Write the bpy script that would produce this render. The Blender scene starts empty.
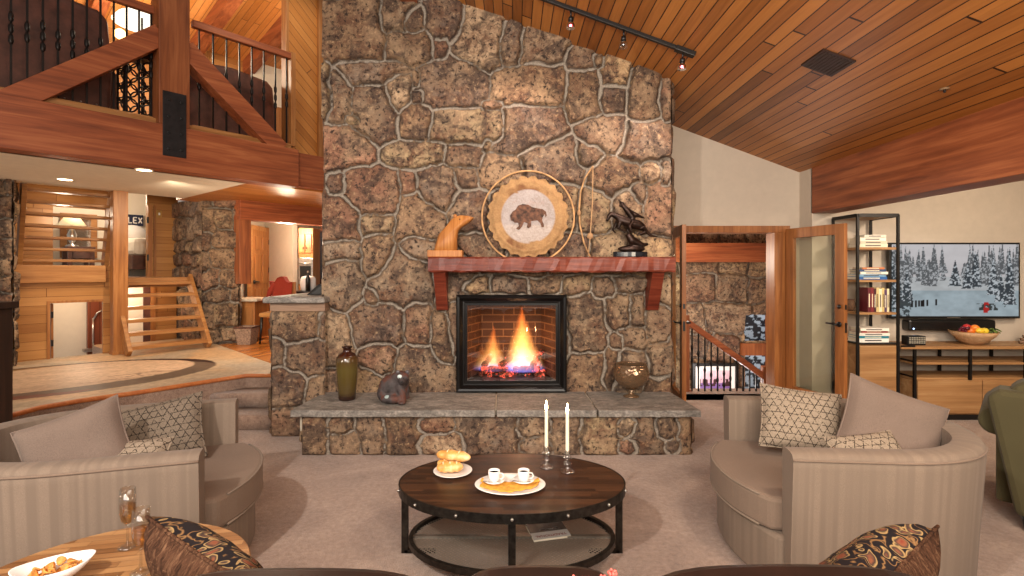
import bpy, math, random
import numpy as np
from mathutils import Vector, Matrix, Euler
random.seed(7)
S = bpy.context.scene
COL = S.collection
PI = math.pi
H = 1.55          # camera height
F = 512.0         # focal length in pixels of a 1024 wide picture
R = math.radians

# ------------------------------------------------------------------ helpers
def lin(c):
    return tuple((x/255/12.92 if x/255 <= .04045 else ((x/255+.055)/1.055)**2.4) for x in c[:3])
def P(px, py, d):                       # a point seen at a pixel, at depth d
    return ((px-512)*d/F, d, H+(270-py)*d/F)
O2 = (-5.23, 6.99); UX, UY = .632, .775; VX, VY = -.775, .632
TH = math.atan2(UY, UX)
def W(a, b, z=0):                       # the left wing stands turned by TH
    return (O2[0]+a*UX+b*VX, O2[1]+a*UY+b*VY, z)
def wa(px, b):
    p = (O2[0]+b*VX, O2[1]+b*VY); r = (px-512)/F
    return (r*p[1]-p[0])/(UX-r*UY)
def wz(px, py, b):
    d = W(wa(px, b), b)[1]
    return H+(270-py)*d/F

class MB:
    def __init__(s): s.v=[]; s.f=[]; s.sm=[]
    def add(s, vs, fs, smooth=False):
        n=len(s.v); s.v+= [tuple(map(float,p)) for p in vs]
        s.f+= [tuple(i+n for i in f) for f in fs]; s.sm+=[smooth]*len(fs); return s
    def box(s, x0,x1,y0,y1,z0,z1, rot=0, piv=None):
        vs=[(x,y,z) for z in (z0,z1) for (x,y) in ((x0,y0),(x1,y0),(x1,y1),(x0,y1))]
        if rot:
            cx,cy=piv or ((x0+x1)/2,(y0+y1)/2); c,sn=math.cos(rot),math.sin(rot)
            vs=[(cx+(x-cx)*c-(y-cy)*sn, cy+(x-cx)*sn+(y-cy)*c, z) for x,y,z in vs]
        return s.add(vs,[(0,3,2,1),(4,5,6,7),(0,1,5,4),(1,2,6,5),(2,3,7,6),(3,0,4,7)])
    def prism(s, poly, lo, hi, axis='z', smooth=False):
        """extrude a 2D polygon; axis is the extrusion axis"""
        def m(p,h):
            if axis=='z': return (p[0],p[1],h)
            if axis=='y': return (p[0],h,p[1])
            return (h,p[0],p[1])
        n=len(poly)
        vs=[m(p,lo) for p in poly]+[m(p,hi) for p in poly]
        fs=[tuple(range(n))[::-1],tuple(range(n,2*n))]+[(i,(i+1)%n,(i+1)%n+n,i+n) for i in range(n)]
        return s.add(vs,fs,smooth)
    def tube(s, pts, r, seg=10, closed=False, cap=True, sq=1.0):
        pts=[Vector(p) for p in pts]; n=len(pts)
        rs=r if hasattr(r,'__len__') else [r]*n
        t0=(pts[1]-pts[0]).normalized()
        up=Vector((0,0,1)) if abs(t0.z)<.9 else Vector((1,0,0))
        nrm=t0.cross(up).normalized()
        vs=[]
        for i,p in enumerate(pts):
            if closed: t=(pts[(i+1)%n]-pts[i-1]).normalized()
            else: t=(pts[min(i+1,n-1)]-pts[max(i-1,0)]).normalized()
            nrm=(nrm-t*nrm.dot(t)).normalized(); b=t.cross(nrm)
            for k in range(seg):
                a=2*PI*k/seg
                vs.append(p+nrm*math.cos(a)*rs[i]+b*math.sin(a)*rs[i]*sq)
        fs=[]
        for i in range(n if closed else n-1):
            j=(i+1)%n
            for k in range(seg):
                fs.append((i*seg+k,i*seg+(k+1)%seg,j*seg+(k+1)%seg,j*seg+k))
        if cap and not closed:
            fs.append(tuple(range(seg))[::-1]); fs.append(tuple(range((n-1)*seg,n*seg)))
        return s.add(vs,fs,True)
    def bar(s, p, q, w, h, up=(0,0,1)):
        """rectangular bar from p to q"""
        p=Vector(p); q=Vector(q); t=(q-p).normalized(); up=Vector(up)
        sd=t.cross(up).normalized(); u=sd.cross(t).normalized()
        vs=[]
        for c in (p,q):
            for a,b in ((-1,-1),(1,-1),(1,1),(-1,1)): vs.append(c+sd*a*w/2+u*b*h/2)
        return s.add(vs,[(0,1,2,3)[::-1],(4,5,6,7),(0,1,5,4),(1,2,6,5),(2,3,7,6),(3,0,4,7)])
    def lathe(s, prof, seg=32, c=(0,0,0), sx=1, sy=1):
        vs=[]; fs=[]; n=len(prof)
        for r,z in prof:
            for k in range(seg):
                a=2*PI*k/seg; vs.append((c[0]+r*math.cos(a)*sx,c[1]+r*math.sin(a)*sy,c[2]+z))
        for i in range(n-1):
            for k in range(seg):
                fs.append((i*seg+k,i*seg+(k+1)%seg,(i+1)*seg+(k+1)%seg,(i+1)*seg+k))
        if prof[0][0]>1e-4: fs.append(tuple(range(seg))[::-1])
        if prof[-1][0]>1e-4: fs.append(tuple(range((n-1)*seg,n*seg)))
        return s.add(vs,fs,True)
    def ball(s, c, r, seg=16, rings=10, rot=None):
        rx,ry,rz = r if hasattr(r,'__len__') else (r,r,r)
        vs=[];fs=[]
        M=Euler(rot).to_matrix() if rot else None
        for i in range(rings+1):
            ph=PI*i/rings
            for k in range(seg):
                a=2*PI*k/seg
                p=Vector((rx*math.sin(ph)*math.cos(a),ry*math.sin(ph)*math.sin(a),-rz*math.cos(ph)))
                if M: p=M@p
                vs.append((c[0]+p.x,c[1]+p.y,c[2]+p.z))
        for i in range(rings):
            for k in range(seg):
                fs.append((i*seg+k,i*seg+(k+1)%seg,(i+1)*seg+(k+1)%seg,(i+1)*seg+k))
        return s.add(vs,fs,True)
    def torus(s, c, R0, r, axis='z', seg=40, ts=8, sy=1):
        pts=[]
        for k in range(seg):
            a=2*PI*k/seg; x,y=R0*math.cos(a),R0*math.sin(a)*sy
            pts.append((c[0]+x,c[1]+y,c[2]) if axis=='z' else ((c[0]+x,c[1],c[2]+y) if axis=='y' else (c[0],c[1]+x,c[2]+y)))
        return s.tube(pts,r,ts,closed=True)
    def xf(s, M):
        s.v=[tuple(M@Vector(p)) for p in s.v]; return s

ORG={}
def link(o, parent=None):
    COL.objects.link(o)
    if parent: o.parent=parent
    return o
def tag(o, label=None, cat=None, group=None, kind=None):
    if label: o['label']=label
    if cat: o['category']=cat
    if group: o['group']=group
    if kind: o['kind']=kind
    return o
def mesh_obj(name, mb, mat, parent=None, org=(0,0,0), bevel=0, weld=False):
    me=bpy.data.meshes.new(name)
    vs=[(p[0]-org[0],p[1]-org[1],p[2]-org[2]) for p in mb.v]
    me.from_pydata(vs,[],mb.f); me.validate()
    if len(me.polygons)==len(mb.sm): me.polygons.foreach_set('use_smooth',mb.sm)
    if mat: me.materials.append(mat)
    o=bpy.data.objects.new(name,me); link(o,parent)
    if bevel:
        m=o.modifiers.new('b','BEVEL'); m.width=bevel; m.segments=2; m.limit_method='ANGLE'; m.angle_limit=R(40)
    return o
def thing(name,label,cat,loc=(0,0,0),rotz=0,group=None,org=None):
    o=bpy.data.objects.new(name,None); COL.objects.link(o)
    o.location=loc; o.rotation_euler=(0,0,rotz); o.empty_display_size=.1
    tag(o,label,cat,group); ORG[o]=org or (0,0,0); return o
def wt(name,label,cat,loc,group=None): return thing(name,label,cat,loc,0,group,loc)            # authored in room coordinates
def wg(name,label,cat,abz,group=None): return thing(name,label,cat,W(*abz),TH,group,abz)       # authored in wing coordinates
def part(name,mb,mat,parent,bevel=0,label=None):
    org=ORG.get(parent,(0,0,0)); o=mesh_obj(name,mb,mat,parent,org,bevel); ORG[o]=org
    if label: o['label']=label
    return o
def single(name,mb,mat,label,cat,loc=None,group=None,bevel=0,wing=False,kind=None):
    """a thing that is one mesh, authored in room or wing coordinates"""
    xs=[p[0] for p in mb.v]; ys=[p[1] for p in mb.v]; zs=[p[2] for p in mb.v]
    org=loc or ((min(xs)+max(xs))/2,(min(ys)+max(ys))/2,min(zs))
    o=mesh_obj(name,mb,mat,None,org,bevel); ORG[o]=org
    if wing: o.location=W(*org); o.rotation_euler=(0,0,TH)
    else: o.location=org
    return tag(o,label,cat,group,kind)
def struct(name,mb,mat,wing=False,bevel=0,label=None):
    o=mesh_obj(name,mb,mat,None,(0,0,0),bevel)
    if wing: o.location=W(0,0,0); o.rotation_euler=(0,0,TH)
    o['kind']='structure'
    if label: o['label']=label
    return o
def dup(root, loc=None, rot=None, label=None, group=None):
    r=root.copy(); COL.objects.link(r)
    if loc is not None: r.location=loc
    if rot is not None: r.rotation_euler=rot
    if label: r['label']=label
    if group: r['group']=group
    for ch in list(root.children):
        c=ch.copy(); COL.objects.link(c); c.parent=r
        for g in ch.children:
            d=g.copy(); COL.objects.link(d); d.parent=c
    return r

# ------------------------------------------------------------------ materials
class N:
    def __init__(s,name):
        s.m=bpy.data.materials.new(name); s.m.use_nodes=True; s.t=s.m.node_tree
        s.n=s.t.nodes; s.b=s.n['Principled BSDF']; s.out=s.n['Material Output']
    def new(s,t,**k):
        x=s.n.new(t)
        for a,b in k.items(): setattr(x,a,b)
        return x
    def l(s,a,b): s.t.links.new(a,b)
    def val(s,sock,v):
        if isinstance(v,bpy.types.NodeSocket): s.l(v,sock)
        else: sock.default_value=v
    def math(s,op,a,b=0.0,c=0.0,clamp=False):
        x=s.new('ShaderNodeMath',operation=op,use_clamp=clamp)
        s.val(x.inputs[0],a); s.val(x.inputs[1],b); s.val(x.inputs[2],c); return x.outputs[0]
    def coord(s,scale=(1,1,1),rot=(0,0,0),kind='Object'):
        tc=s.new('ShaderNodeTexCoord'); mp=s.new('ShaderNodeMapping')
        mp.inputs['Scale'].default_value=scale; mp.inputs['Rotation'].default_value=rot
        s.l(tc.outputs[kind],mp.inputs[0]); return mp.outputs[0]
    def noise(s,vec,scale=5,detail=4,rough=.55,dist=0):
        x=s.new('ShaderNodeTexNoise'); x.inputs['Scale'].default_value=scale
        x.inputs['Detail'].default_value=detail; x.inputs['Roughness'].default_value=rough; x.inputs['Distortion'].default_value=dist
        if vec: s.l(vec,x.inputs['Vector'])
        return x.outputs['Fac']
    def ramp(s,fac,stops,interp='LINEAR'):
        x=s.new('ShaderNodeValToRGB'); x.color_ramp.interpolation=interp
        e=x.color_ramp.elements
        while len(e)<len(stops): e.new(.5)
        for i,(p,c) in enumerate(stops):
            e[i].position=p; e[i].color=(*(lin(c) if max(c)>1.001 else c),1)
        s.l(fac,x.inputs[0]); return x.outputs[0]
    def mix(s,fac,a,b,blend='MIX'):
        x=s.new('ShaderNodeMix',data_type='RGBA',blend_type=blend)
        s.val(x.inputs[0],fac); 
        for i,v in ((6,a),(7,b)):
            if isinstance(v,bpy.types.NodeSocket): s.l(v,x.inputs[i])
            else: x.inputs[i].default_value=(*(lin(v) if max(v)>1.001 else v),1)
        return x.outputs[2]
    def sep(s,vec):
        x=s.new('ShaderNodeSeparateXYZ'); s.l(vec,x.inputs[0]); return x.outputs
    def bump(s,h,st=.3,dist=.01,prev=None):
        x=s.new('ShaderNodeBump'); x.inputs['Strength'].default_value=st; x.inputs['Distance'].default_value=dist
        s.l(h,x.inputs['Height'])
        if prev: s.l(prev,x.inputs['Normal'])
        s.l(x.outputs[0],s.b.inputs['Normal']); return x.outputs[0]
    def done(s,color=None,rough=.6,metal=0,spec=.5):
        if color is not None:
            if isinstance(color,bpy.types.NodeSocket): s.l(color,s.b.inputs['Base Color'])
            else: s.b.inputs['Base Color'].default_value=(*lin(color),1)
        s.val(s.b.inputs['Roughness'],rough); s.b.inputs['Metallic'].default_value=metal
        s.b.inputs['Specular IOR Level'].default_value=spec
        return s.m
def plain(name,c,rough=.6,metal=0,spec=.5,var=.12,scale=12,bump=0):
    n=N(name); v=n.noise(n.coord(),scale,3)
    c0=tuple(max(0,x*(1-var)) for x in c); c1=tuple(min(255,x*(1+var)) for x in c)
    col=n.ramp(v,[(.3,c0),(.7,c1)])
    if bump: n.bump(v,bump,.004)
    return n.done(col,rough,metal,spec)
def wood(name,c1,c2,c3,axis=0,scale=3,rough=.45,bump=.15,rot=0,spec=.4,st=14):
    n=N(name); sc=[scale*st]*3; sc[axis]=scale*.8
    v=n.coord(tuple(sc),(0,0,rot)); a=n.noise(v,1,5,.6,.6)
    sc2=[3.0]*3; sc2[axis]=.8; b=n.noise(n.coord(tuple(sc2),(0,0,rot)),1.3,2)
    f=n.math('ADD',n.math('MULTIPLY',a,.65),n.math('MULTIPLY',b,.35))
    col=n.ramp(f,[(.32,c1),(.5,c2),(.68,c3)])
    n.bump(a,bump,.003)
    return n.done(col,rough,0,spec)
def planks(name,cols,width,along=1,across=0,length=2.4,rot=0,groove=.045,gcol=(40,22,12),rough=.4,spec=.4,grain=.5,roty=0,gb=.5):
    """boards: `along` is the long axis of the boards, `across` the axis they repeat on"""
    n=N(name); vec=n.coord((1,1,1),(0,roty,rot)); x=n.sep(vec)
    q=n.math('DIVIDE',x[across],width); idx=n.math('FLOOR',q); fr=n.math('FRACT',q)
    wn=n.new('ShaderNodeTexWhiteNoise',noise_dimensions='1D'); n.l(idx,wn.inputs['W'])
    off=n.math('MULTIPLY',wn.outputs['Value'],length)
    li=n.math('FLOOR',n.math('DIVIDE',n.math('ADD',x[along],off),length))
    wn2=n.new('ShaderNodeTexWhiteNoise',noise_dimensions='2D')
    cb=n.new('ShaderNodeCombineXYZ'); n.l(idx,cb.inputs[0]); n.l(li,cb.inputs[1]); n.l(cb.outputs[0],wn2.inputs['Vector'])
    sc=[30.0]*3; sc[along]=1.6
    mp=n.new('ShaderNodeMapping'); mp.inputs['Scale'].default_value=sc; 
    ad=n.new('ShaderNodeVectorMath',operation='ADD'); n.l(vec,ad.inputs[0])
    cc=n.new('ShaderNodeCombineXYZ'); s_=n.math('MULTIPLY',wn2.outputs['Value'],37)
    for i in range(3): n.l(s_,cc.inputs[i])
    n.l(cc.outputs[0],ad.inputs[1]); n.l(ad.outputs[0],mp.inputs[0])
    g=n.noise(mp.outputs[0],1,4,.6,.4)
    f=n.math('ADD',n.math('MULTIPLY',wn2.outputs['Value'],1-grain),n.math('MULTIPLY',g,grain))
    k=len(cols)-1
    col=n.ramp(f,[(.15+.7*i/k,c) for i,c in enumerate(cols)])
    gm=n.math('LESS_THAN',fr,groove)
    fl=n.math('FRACT',n.math('DIVIDE',n.math('ADD',x[along],off),length))
    gm=n.math('MAXIMUM',gm,n.math('LESS_THAN',fl,.003))
    col=n.mix(gm,col,gcol)
    if gb: n.bump(n.math('SUBTRACT',n.math('MULTIPLY',g,.15),gm),gb,.006)
    return n.done(col,rough,0,spec)
def emit(name,c,st):
    n=N(name); n.b.inputs['Emission Color'].default_value=(*lin(c),1); n.b.inputs['Emission Strength'].default_value=st
    return n.done(c,.5)
def vcol(name,rough=.6,emis=0,bump=0,spec=.4,noise=0):
    n=N(name); a=n.new('ShaderNodeAttribute',attribute_name='Col')
    c=a.outputs['Color']
    if noise:
        v=n.noise(n.coord((1,1,1)),noise,4); c=n.mix(.5,c,n.ramp(v,[(.3,(.3,.3,.3)),(.7,(1,1,1))]),'MULTIPLY')
        n.l(c,n.b.inputs['Base Color'])
        if bump: n.bump(v,bump,.005)
    if emis:
        n.l(c,n.b.inputs['Emission Color']); n.b.inputs['Emission Strength'].default_value=emis
        c=(8,8,8)
    return n.done(c,rough,0,spec)
def glass(name,c=(255,255,255),rough=0.0,ior=1.45):
    n=N(name); n.b.inputs['Transmission Weight'].default_value=1; n.b.inputs['IOR'].default_value=ior
    return n.done(c,rough)
def thin(name,tint=(250,250,248),k=.55,b=.05):
    n=N(name); t=n.new('ShaderNodeBsdfTransparent'); t.inputs[0].default_value=(*lin(tint),1)
    g=n.new('ShaderNodeBsdfGlossy'); g.inputs['Roughness'].default_value=.02; fr=n.new('ShaderNodeLayerWeight'); fr.inputs[0].default_value=.12
    mx=n.new('ShaderNodeMixShader'); n.l(n.math('ADD',n.math('MULTIPLY',fr.outputs[1],k),b),mx.inputs[0]); n.l(t.outputs[0],mx.inputs[1]); n.l(g.outputs[0],mx.inputs[2]); n.l(mx.outputs[0],n.out.inputs[0]); return n.m
def pane(name,tint=(235,238,235),gl=.08,rough=.02):
    n=N(name); t=n.new('ShaderNodeBsdfTransparent'); t.inputs[0].default_value=(*lin(tint),1)
    g=n.new('ShaderNodeBsdfGlossy'); g.inputs['Roughness'].default_value=rough
    mx=n.new('ShaderNodeMixShader'); mx.inputs[0].default_value=gl
    n.l(t.outputs[0],mx.inputs[1]); n.l(g.outputs[0],mx.inputs[2]); n.l(mx.outputs[0],n.out.inputs[0]); return n.m
def fabric(name,c,stripe=0,bump=.25,var=.08,rough=.95,scale=260):
    n=N(name); vec=n.coord(); v=n.noise(vec,scale,2); w=n.noise(vec,3,2)
    a=tuple(x*(1-var) for x in c); b=tuple(min(255,x*(1+var)) for x in c)
    f=n.math('ADD',n.math('MULTIPLY',v,.6),n.math('MULTIPLY',w,.4))
    col=n.ramp(f,[(.3,a),(.7,b)])
    if stripe:
        at=n.new('ShaderNodeAttribute',attribute_name='run')
        q=n.noise(None,1,1); tx=q.node; tx.noise_dimensions='1D'; n.l(n.math('MULTIPLY',at.outputs['Fac'],stripe),tx.inputs['W'])
        col=n.mix(n.ramp(q,[(.42,(0,0,0)),(.58,(1,1,1))]),col,tuple(x*.95 for x in c))
    n.bump(v,bump,.003); n.b.inputs['Sheen Weight'].default_value=.06
    return n.done(col,rough,0,.15)
def stone_mat(name):
    n=N(name); at=n.new('ShaderNodeAttribute',attribute_name='Col'); ed=n.new('ShaderNodeAttribute',attribute_name='edge')
    vec=n.coord(); 
    a=n.noise(vec,9,6,.7,.6); b=n.noise(vec,27,6,.72,.4); c=n.noise(vec,3.4,3,.5)
    col=n.mix(n.ramp(a,[(.36,(0,0,0)),(.6,(1,1,1))]),at.outputs['Color'],(104,74,56),'MIX')
    col=n.mix(n.math('MULTIPLY',n.ramp(c,[(.42,(0,0,0)),(.66,(1,1,1))]),.45),col,(178,152,122))
    d=n.noise(vec,5.2,4,.6,.9)
    col=n.mix(n.math('MULTIPLY',n.ramp(d,[(.50,(0,0,0)),(.60,(1,1,1))]),.72),col,(66,52,45))
    col=n.mix(n.ramp(b,[(.38,(1,1,1)),(.47,(0,0,0))]),col,(44,32,26))
    col=n.mix(n.math('MULTIPLY',n.ramp(b,[(.56,(0,0,0)),(.66,(1,1,1))]),.5),col,(205,172,132))
    ef=n.math('ADD',n.math('ADD',ed.outputs['Fac'],n.math('MULTIPLY',n.math('SUBTRACT',b,.5),.03)),n.math('MULTIPLY',n.math('SUBTRACT',c,.42),.035))
    gf=n.new('ShaderNodeMapRange',interpolation_type='SMOOTHSTEP'); n.l(ef,gf.inputs[0])
    gf.inputs[1].default_value=.012; gf.inputs[2].default_value=.021; gf.inputs[3].default_value=1; gf.inputs[4].default_value=0
    g=n.ramp(n.noise(vec,90,3),[(.3,(118,108,97)),(.7,(162,150,136))])
    col=n.mix(gf.outputs[0],col,g)
    h=n.math('ADD',n.math('MULTIPLY',a,.7),n.math('MULTIPLY',b,.5))
    h=n.math('MULTIPLY',h,n.math('SUBTRACT',1,n.math('MULTIPLY',gf.outputs[0],.85)))
    n.bump(h,.9,.03)
    return n.done(col,.75,0,.35)

# painted picture on a grid of points: fn(u,v)->rgb (numpy arrays)
def add_col(o,cols,name='Col'):
    me=o.data; ca=me.color_attributes.new(name,'FLOAT_COLOR','POINT')
    arr=np.ones((len(me.vertices),4),dtype=np.float32); arr[:,:3]=cols; ca.data.foreach_set('color',arr.ravel())
def add_f(o,vals,name):
    a=o.data.attributes.new(name,'FLOAT','POINT'); a.data.foreach_set('value',np.asarray(vals,dtype=np.float32).ravel())
def nlin(a):
    a=np.asarray(a,float)/255; return np.where(a<=.04045,a/12.92,((a+.055)/1.055)**2.4)
def hsh(i,j,s):
    x=np.sin(i*127.1+j*311.7+s*74.7)*43758.5453; return x-np.floor(x)
def vn(x,y,s=0):
    xi=np.floor(x); yi=np.floor(y); fx=x-xi; fy=y-yi; fx=fx*fx*(3-2*fx); fy=fy*fy*(3-2*fy)
    a=hsh(xi,yi,s); b=hsh(xi+1,yi,s); c=hsh(xi,yi+1,s); d=hsh(xi+1,yi+1,s)
    return a+(b-a)*fx+(c-a)*fy+(a-b-c+d)*fx*fy
def fbm(x,y,s=0,o=4):
    t=0;w=.5
    for k in range(o): t=t+w*vn(x*2**k,y*2**k,s+k*7); w/=2
    return t
PAL=nlin([(152,122,92),(118,96,78),(180,154,124),(104,88,78),(150,132,112),(150,108,86),(184,154,114),(134,108,82),(140,120,98),(122,106,92),(168,146,112)])
def stones(name,patches,mat,parent=None,kind='structure',label=None,cat=None,org=(0,0,0)):
    """patches: (origin,Udir,Vdir,N,w,h,seeds,res,relief,keep(s,t))"""
    V=[];Fc=[];C=[];E=[];base=0
    for (o,U,Vd,Nn,w,h,seeds,res,relief,keep) in patches:
        nx=max(2,int(w/res)); ny=max(2,int(h/res))
        s,t=np.meshgrid(np.linspace(0,w,nx+1),np.linspace(0,h,ny+1))
        ws=s+.075*(fbm(s*6,t*6,3)-.47); wtt=t+.075*(fbm(s*6,t*6,11)-.47)
        sd=np.array(seeds); f1=np.full(s.shape,1e9); f2=np.full(s.shape,1e9); i1=np.zeros(s.shape,int)
        for k,(a,b,ra,rb) in enumerate(sd):
            dd=np.sqrt(((ws-a)/ra)**2+((wtt-b)/rb)**2)
            # boxy stones rather than round
            dd=.55*dd+.45*np.maximum(abs((ws-a)/ra),abs((wtt-b)/rb))
            m=dd<f1; f2=np.where(m,f1,np.minimum(f2,dd)); i1=np.where(m,k,i1); f1=np.where(m,dd,f1)
        D=f2-f1; gy,gx=np.gradient(D,h/ny,w/nx); gr=np.sqrt(gx**2+gy**2)+.3
        g2=np.clip(gr,1.5,40); e=D/g2
        bord=np.minimum(np.minimum(s,w-s),np.minimum(t,h-t))
        q=np.clip((e-.006)/.03,0,1); q=q*q*(3-2*q)
        r1=hsh(i1,i1*0+3.0,1); r2=hsh(i1,i1*0+5.0,2); r3=hsh(i1,i1*0+9.0,4)
        hgt=q*(.5+.5*r1)*relief*.95*(.75+.6*fbm(s*7,t*7,5))+q*relief*.5*((s-sd[i1,0])/sd[i1,2]*(r2-.5)+(wtt-sd[i1,1])/sd[i1,3]*(r3-.5))
        hgt=hgt*np.clip(bord/.02+.25,0,1)
        o=np.array(o);U=np.array(U);Vd=np.array(Vd);Nn=np.array(Nn)
        p=o+s[...,None]*U+t[...,None]*Vd+hgt[...,None]*Nn-np.array(org)
        V.append(p.reshape(-1,3)); E.append(e.ravel())
        col=PAL[(r1*len(PAL)).astype(int)%len(PAL)]*(.68+.62*r2)[...,None]; C.append(col.reshape(-1,3))
        idx=np.arange((nx+1)*(ny+1)).reshape(ny+1,nx+1)+base
        q4=np.stack([idx[:-1,:-1],idx[:-1,1:],idx[1:,1:],idx[1:,:-1]],-1).reshape(-1,4)
        if keep is not None:
            cs=((s[:-1,:-1]+s[1:,1:])/2).ravel(); ct=((t[:-1,:-1]+t[1:,1:])/2).ravel(); q4=q4[keep(cs,ct)]
        Fc.append(q4); base+=(nx+1)*(ny+1)
    V=np.concatenate(V);Fc=np.concatenate(Fc);C=np.concatenate(C);E=np.concatenate(E)
    me=bpy.data.meshes.new(name); me.from_pydata(V.tolist(),[],Fc.tolist())
    me.polygons.foreach_set('use_smooth',[True]*len(me.polygons)); me.materials.append(mat)
    ob=bpy.data.objects.new(name,me); link(ob,parent); ob.location=org if not parent else (0,0,0)
    add_col(ob,C); add_f(ob,E,'edge')
    if parent is None: ob['kind']=kind
    if label: ob['label']=label
    if cat: ob['category']=cat
    return ob
def rseeds(w,h,size,seed,asp=1.25):
    rnd=random.Random(seed); out=[]; t=-size*.3; row=0
    while t<h+size:
        rh=size*rnd.uniform(.5,1.0); s=-size*rnd.uniform(.2,1)
        while s<w+size:
            rw=size*rnd.uniform(.6,1.5)*asp*.8
            out.append((s+rw/2,t+rh/2+rnd.uniform(-.18,.18)*rh,rw/2*rnd.uniform(.8,1.1),rh/2*rnd.uniform(.8,1.15))); s+=rw
        t+=rh; row+=1
    return out

M={}
M['stone']=stone_mat('fieldstone masonry')
M['ceil']=planks('cedar ceiling boards',[(116,68,28),(162,100,44),(196,130,64),(140,82,36)],.088,1,0,5.5,groove=.09,gcol=(52,24,9),rough=.42,grain=.35)
M['beam']=wood('reddish timber',(104,50,27),(150,80,46),(182,110,68),0,1.6,.5)
M['beamY']=wood('reddish timber lengthwise',(96,46,25),(138,74,42),(170,100,60),1,1.6,.5)
M['beamZ']=wood('reddish timber upright',(98,50,26),(142,80,44),(170,104,62),2,1.6,.5)
M['mantel']=wood('dark red hewn timber',(66,22,14),(108,44,28),(142,72,50),0,3,.42,.6)
M['oak']=wood('golden oak',(132,84,44),(166,114,64),(190,140,86),0,2,.45)
M['oakZ']=wood('golden oak upright',(128,78,38),(162,106,56),(186,132,78),2,2,.42)
M['frameZ']=wood('door casing oak',(112,64,32),(146,90,46),(172,112,62),2,2,.4)
M['wallboardH']=planks('golden wall boards',[(142,92,46),(170,118,64),(190,138,82)],.11,0,2,2.2,groove=.04,gcol=(110,64,26),rough=.4)
M['wallboardD']=planks('diagonal wall boards',[(160,98,40),(190,124,58),(206,142,74)],.1,0,2,3,roty=R(-42),groove=.06,gcol=(104,60,26),rough=.4)
M['soffitwood']=planks('wood soffit boards',[(170,104,46),(192,124,60),(204,138,72)],.1,0,1,3,groove=.04,gcol=(120,70,30),rough=.4)
M['kfloor']=planks('kitchen oak floor',[(140,78,30),(176,106,46),(196,128,62)],.08,1,0,1.2,rot=R(20),groove=.03,gcol=(80,44,20),rough=.25)
M['tabletop']=planks('walnut strip top',[(34,20,12),(52,31,19),(76,48,30),(44,26,15)],.03,0,1,.3,groove=.03,gcol=(22,12,8),rough=.35,grain=.45)
M['sidetop']=planks('reclaimed strip top',[(96,60,30),(140,96,56),(176,132,86),(112,70,38)],.035,0,1,.35,groove=.04,gcol=(60,34,18),rough=.35,grain=.45,rot=R(-12))
M['mango']=wood('mango wood',(122,84,50),(158,116,74),(184,146,102),0,1.2,.5,.1)
M['cream']=plain('cream painted plaster',(192,178,161),.85,var=.015,bump=.03)
M['soffit']=plain('white soffit plaster',(232,222,202),.85,var=.015)
M['white']=plain('warm white plaster',(228,218,200),.85,var=.01)
M['iron']=plain('blackened iron',(34,30,28),.45,.6)
M['iron2']=plain('dark brushed steel band',(58,54,50),.4,.85,var=.25,scale=30)
M['steelplate']=plain('black steel plate',(40,38,40),.5,.5,var=.2)
M['rivet']=plain('bright steel stud',(200,196,190),.3,1)
M['black']=plain('satin black',(16,15,15),.35)
M['insert']=plain('satin black cast frame',(20,18,18),.28,.4)
M['pane']=pane('clear pane'); M['glass']=thin('clear glassware',k=.9,b=.09)
M['crystal']=thin('cut crystal',(250,250,250),.8,.16)
M['wine']=thin('pale sparkling wine',(240,208,150))
M['china']=plain('white glazed china',(238,234,230),.18,var=.01)
M['wax']=plain('ivory wax',(244,232,206),.45,var=.01)
M['leather']=plain('chocolate leather',(86,54,44),.38,var=.2,scale=9,bump=.1)
M['dleather']=plain('very dark brown leather',(34,20,16),.4,var=.2,bump=.1)
M['gfab']=fabric('greige striped upholstery',(128,112,98),stripe=26)
M['gcush']=fabric('greige seat fabric',(124,106,92))
M['pilfab']=fabric('taupe velvet',(116,100,90),var=.12)
M['olive']=fabric('olive upholstery',(78,72,50),var=.12)
M['redjacket']=fabric('brick red cloth',(140,52,38))
M['chairfab']=fabric('tan seat cloth',(180,130,76))

def carpet():
    n=N('taupe cut pile carpet'); vec=n.coord(); a=n.noise(vec,160,3,.7); b=n.noise(vec,2.2,4,.6,.8); c=n.noise(vec,34,3)
    f=n.math('ADD',n.math('ADD',n.math('MULTIPLY',a,.45),n.math('MULTIPLY',b,.3)),n.math('MULTIPLY',c,.25))
    col=n.ramp(f,[(.36,(116,92,78)),(.5,(156,129,112)),(.64,(190,163,143))])
    n.bump(n.math('ADD',a,n.math('MULTIPLY',c,.6)),.7,.012); n.b.inputs['Sheen Weight'].default_value=.3
    return n.done(col,.98,0,.1)
M['carpet']=carpet()
def slate():
    n=N('grey flagstone slab'); v=n.coord((4,10,10)); a=n.noise(v,1.6,7,.7,1.2); b=n.noise(n.coord(),60,4)
    col=n.ramp(n.math('ADD',n.math('MULTIPLY',a,.7),n.math('MULTIPLY',b,.3)),[(.36,(84,80,76)),(.5,(124,118,111)),(.62,(162,154,145))])
    n.bump(a,.6,.01); return n.done(col,.6,0,.4)
M['slate']=slate()
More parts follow.
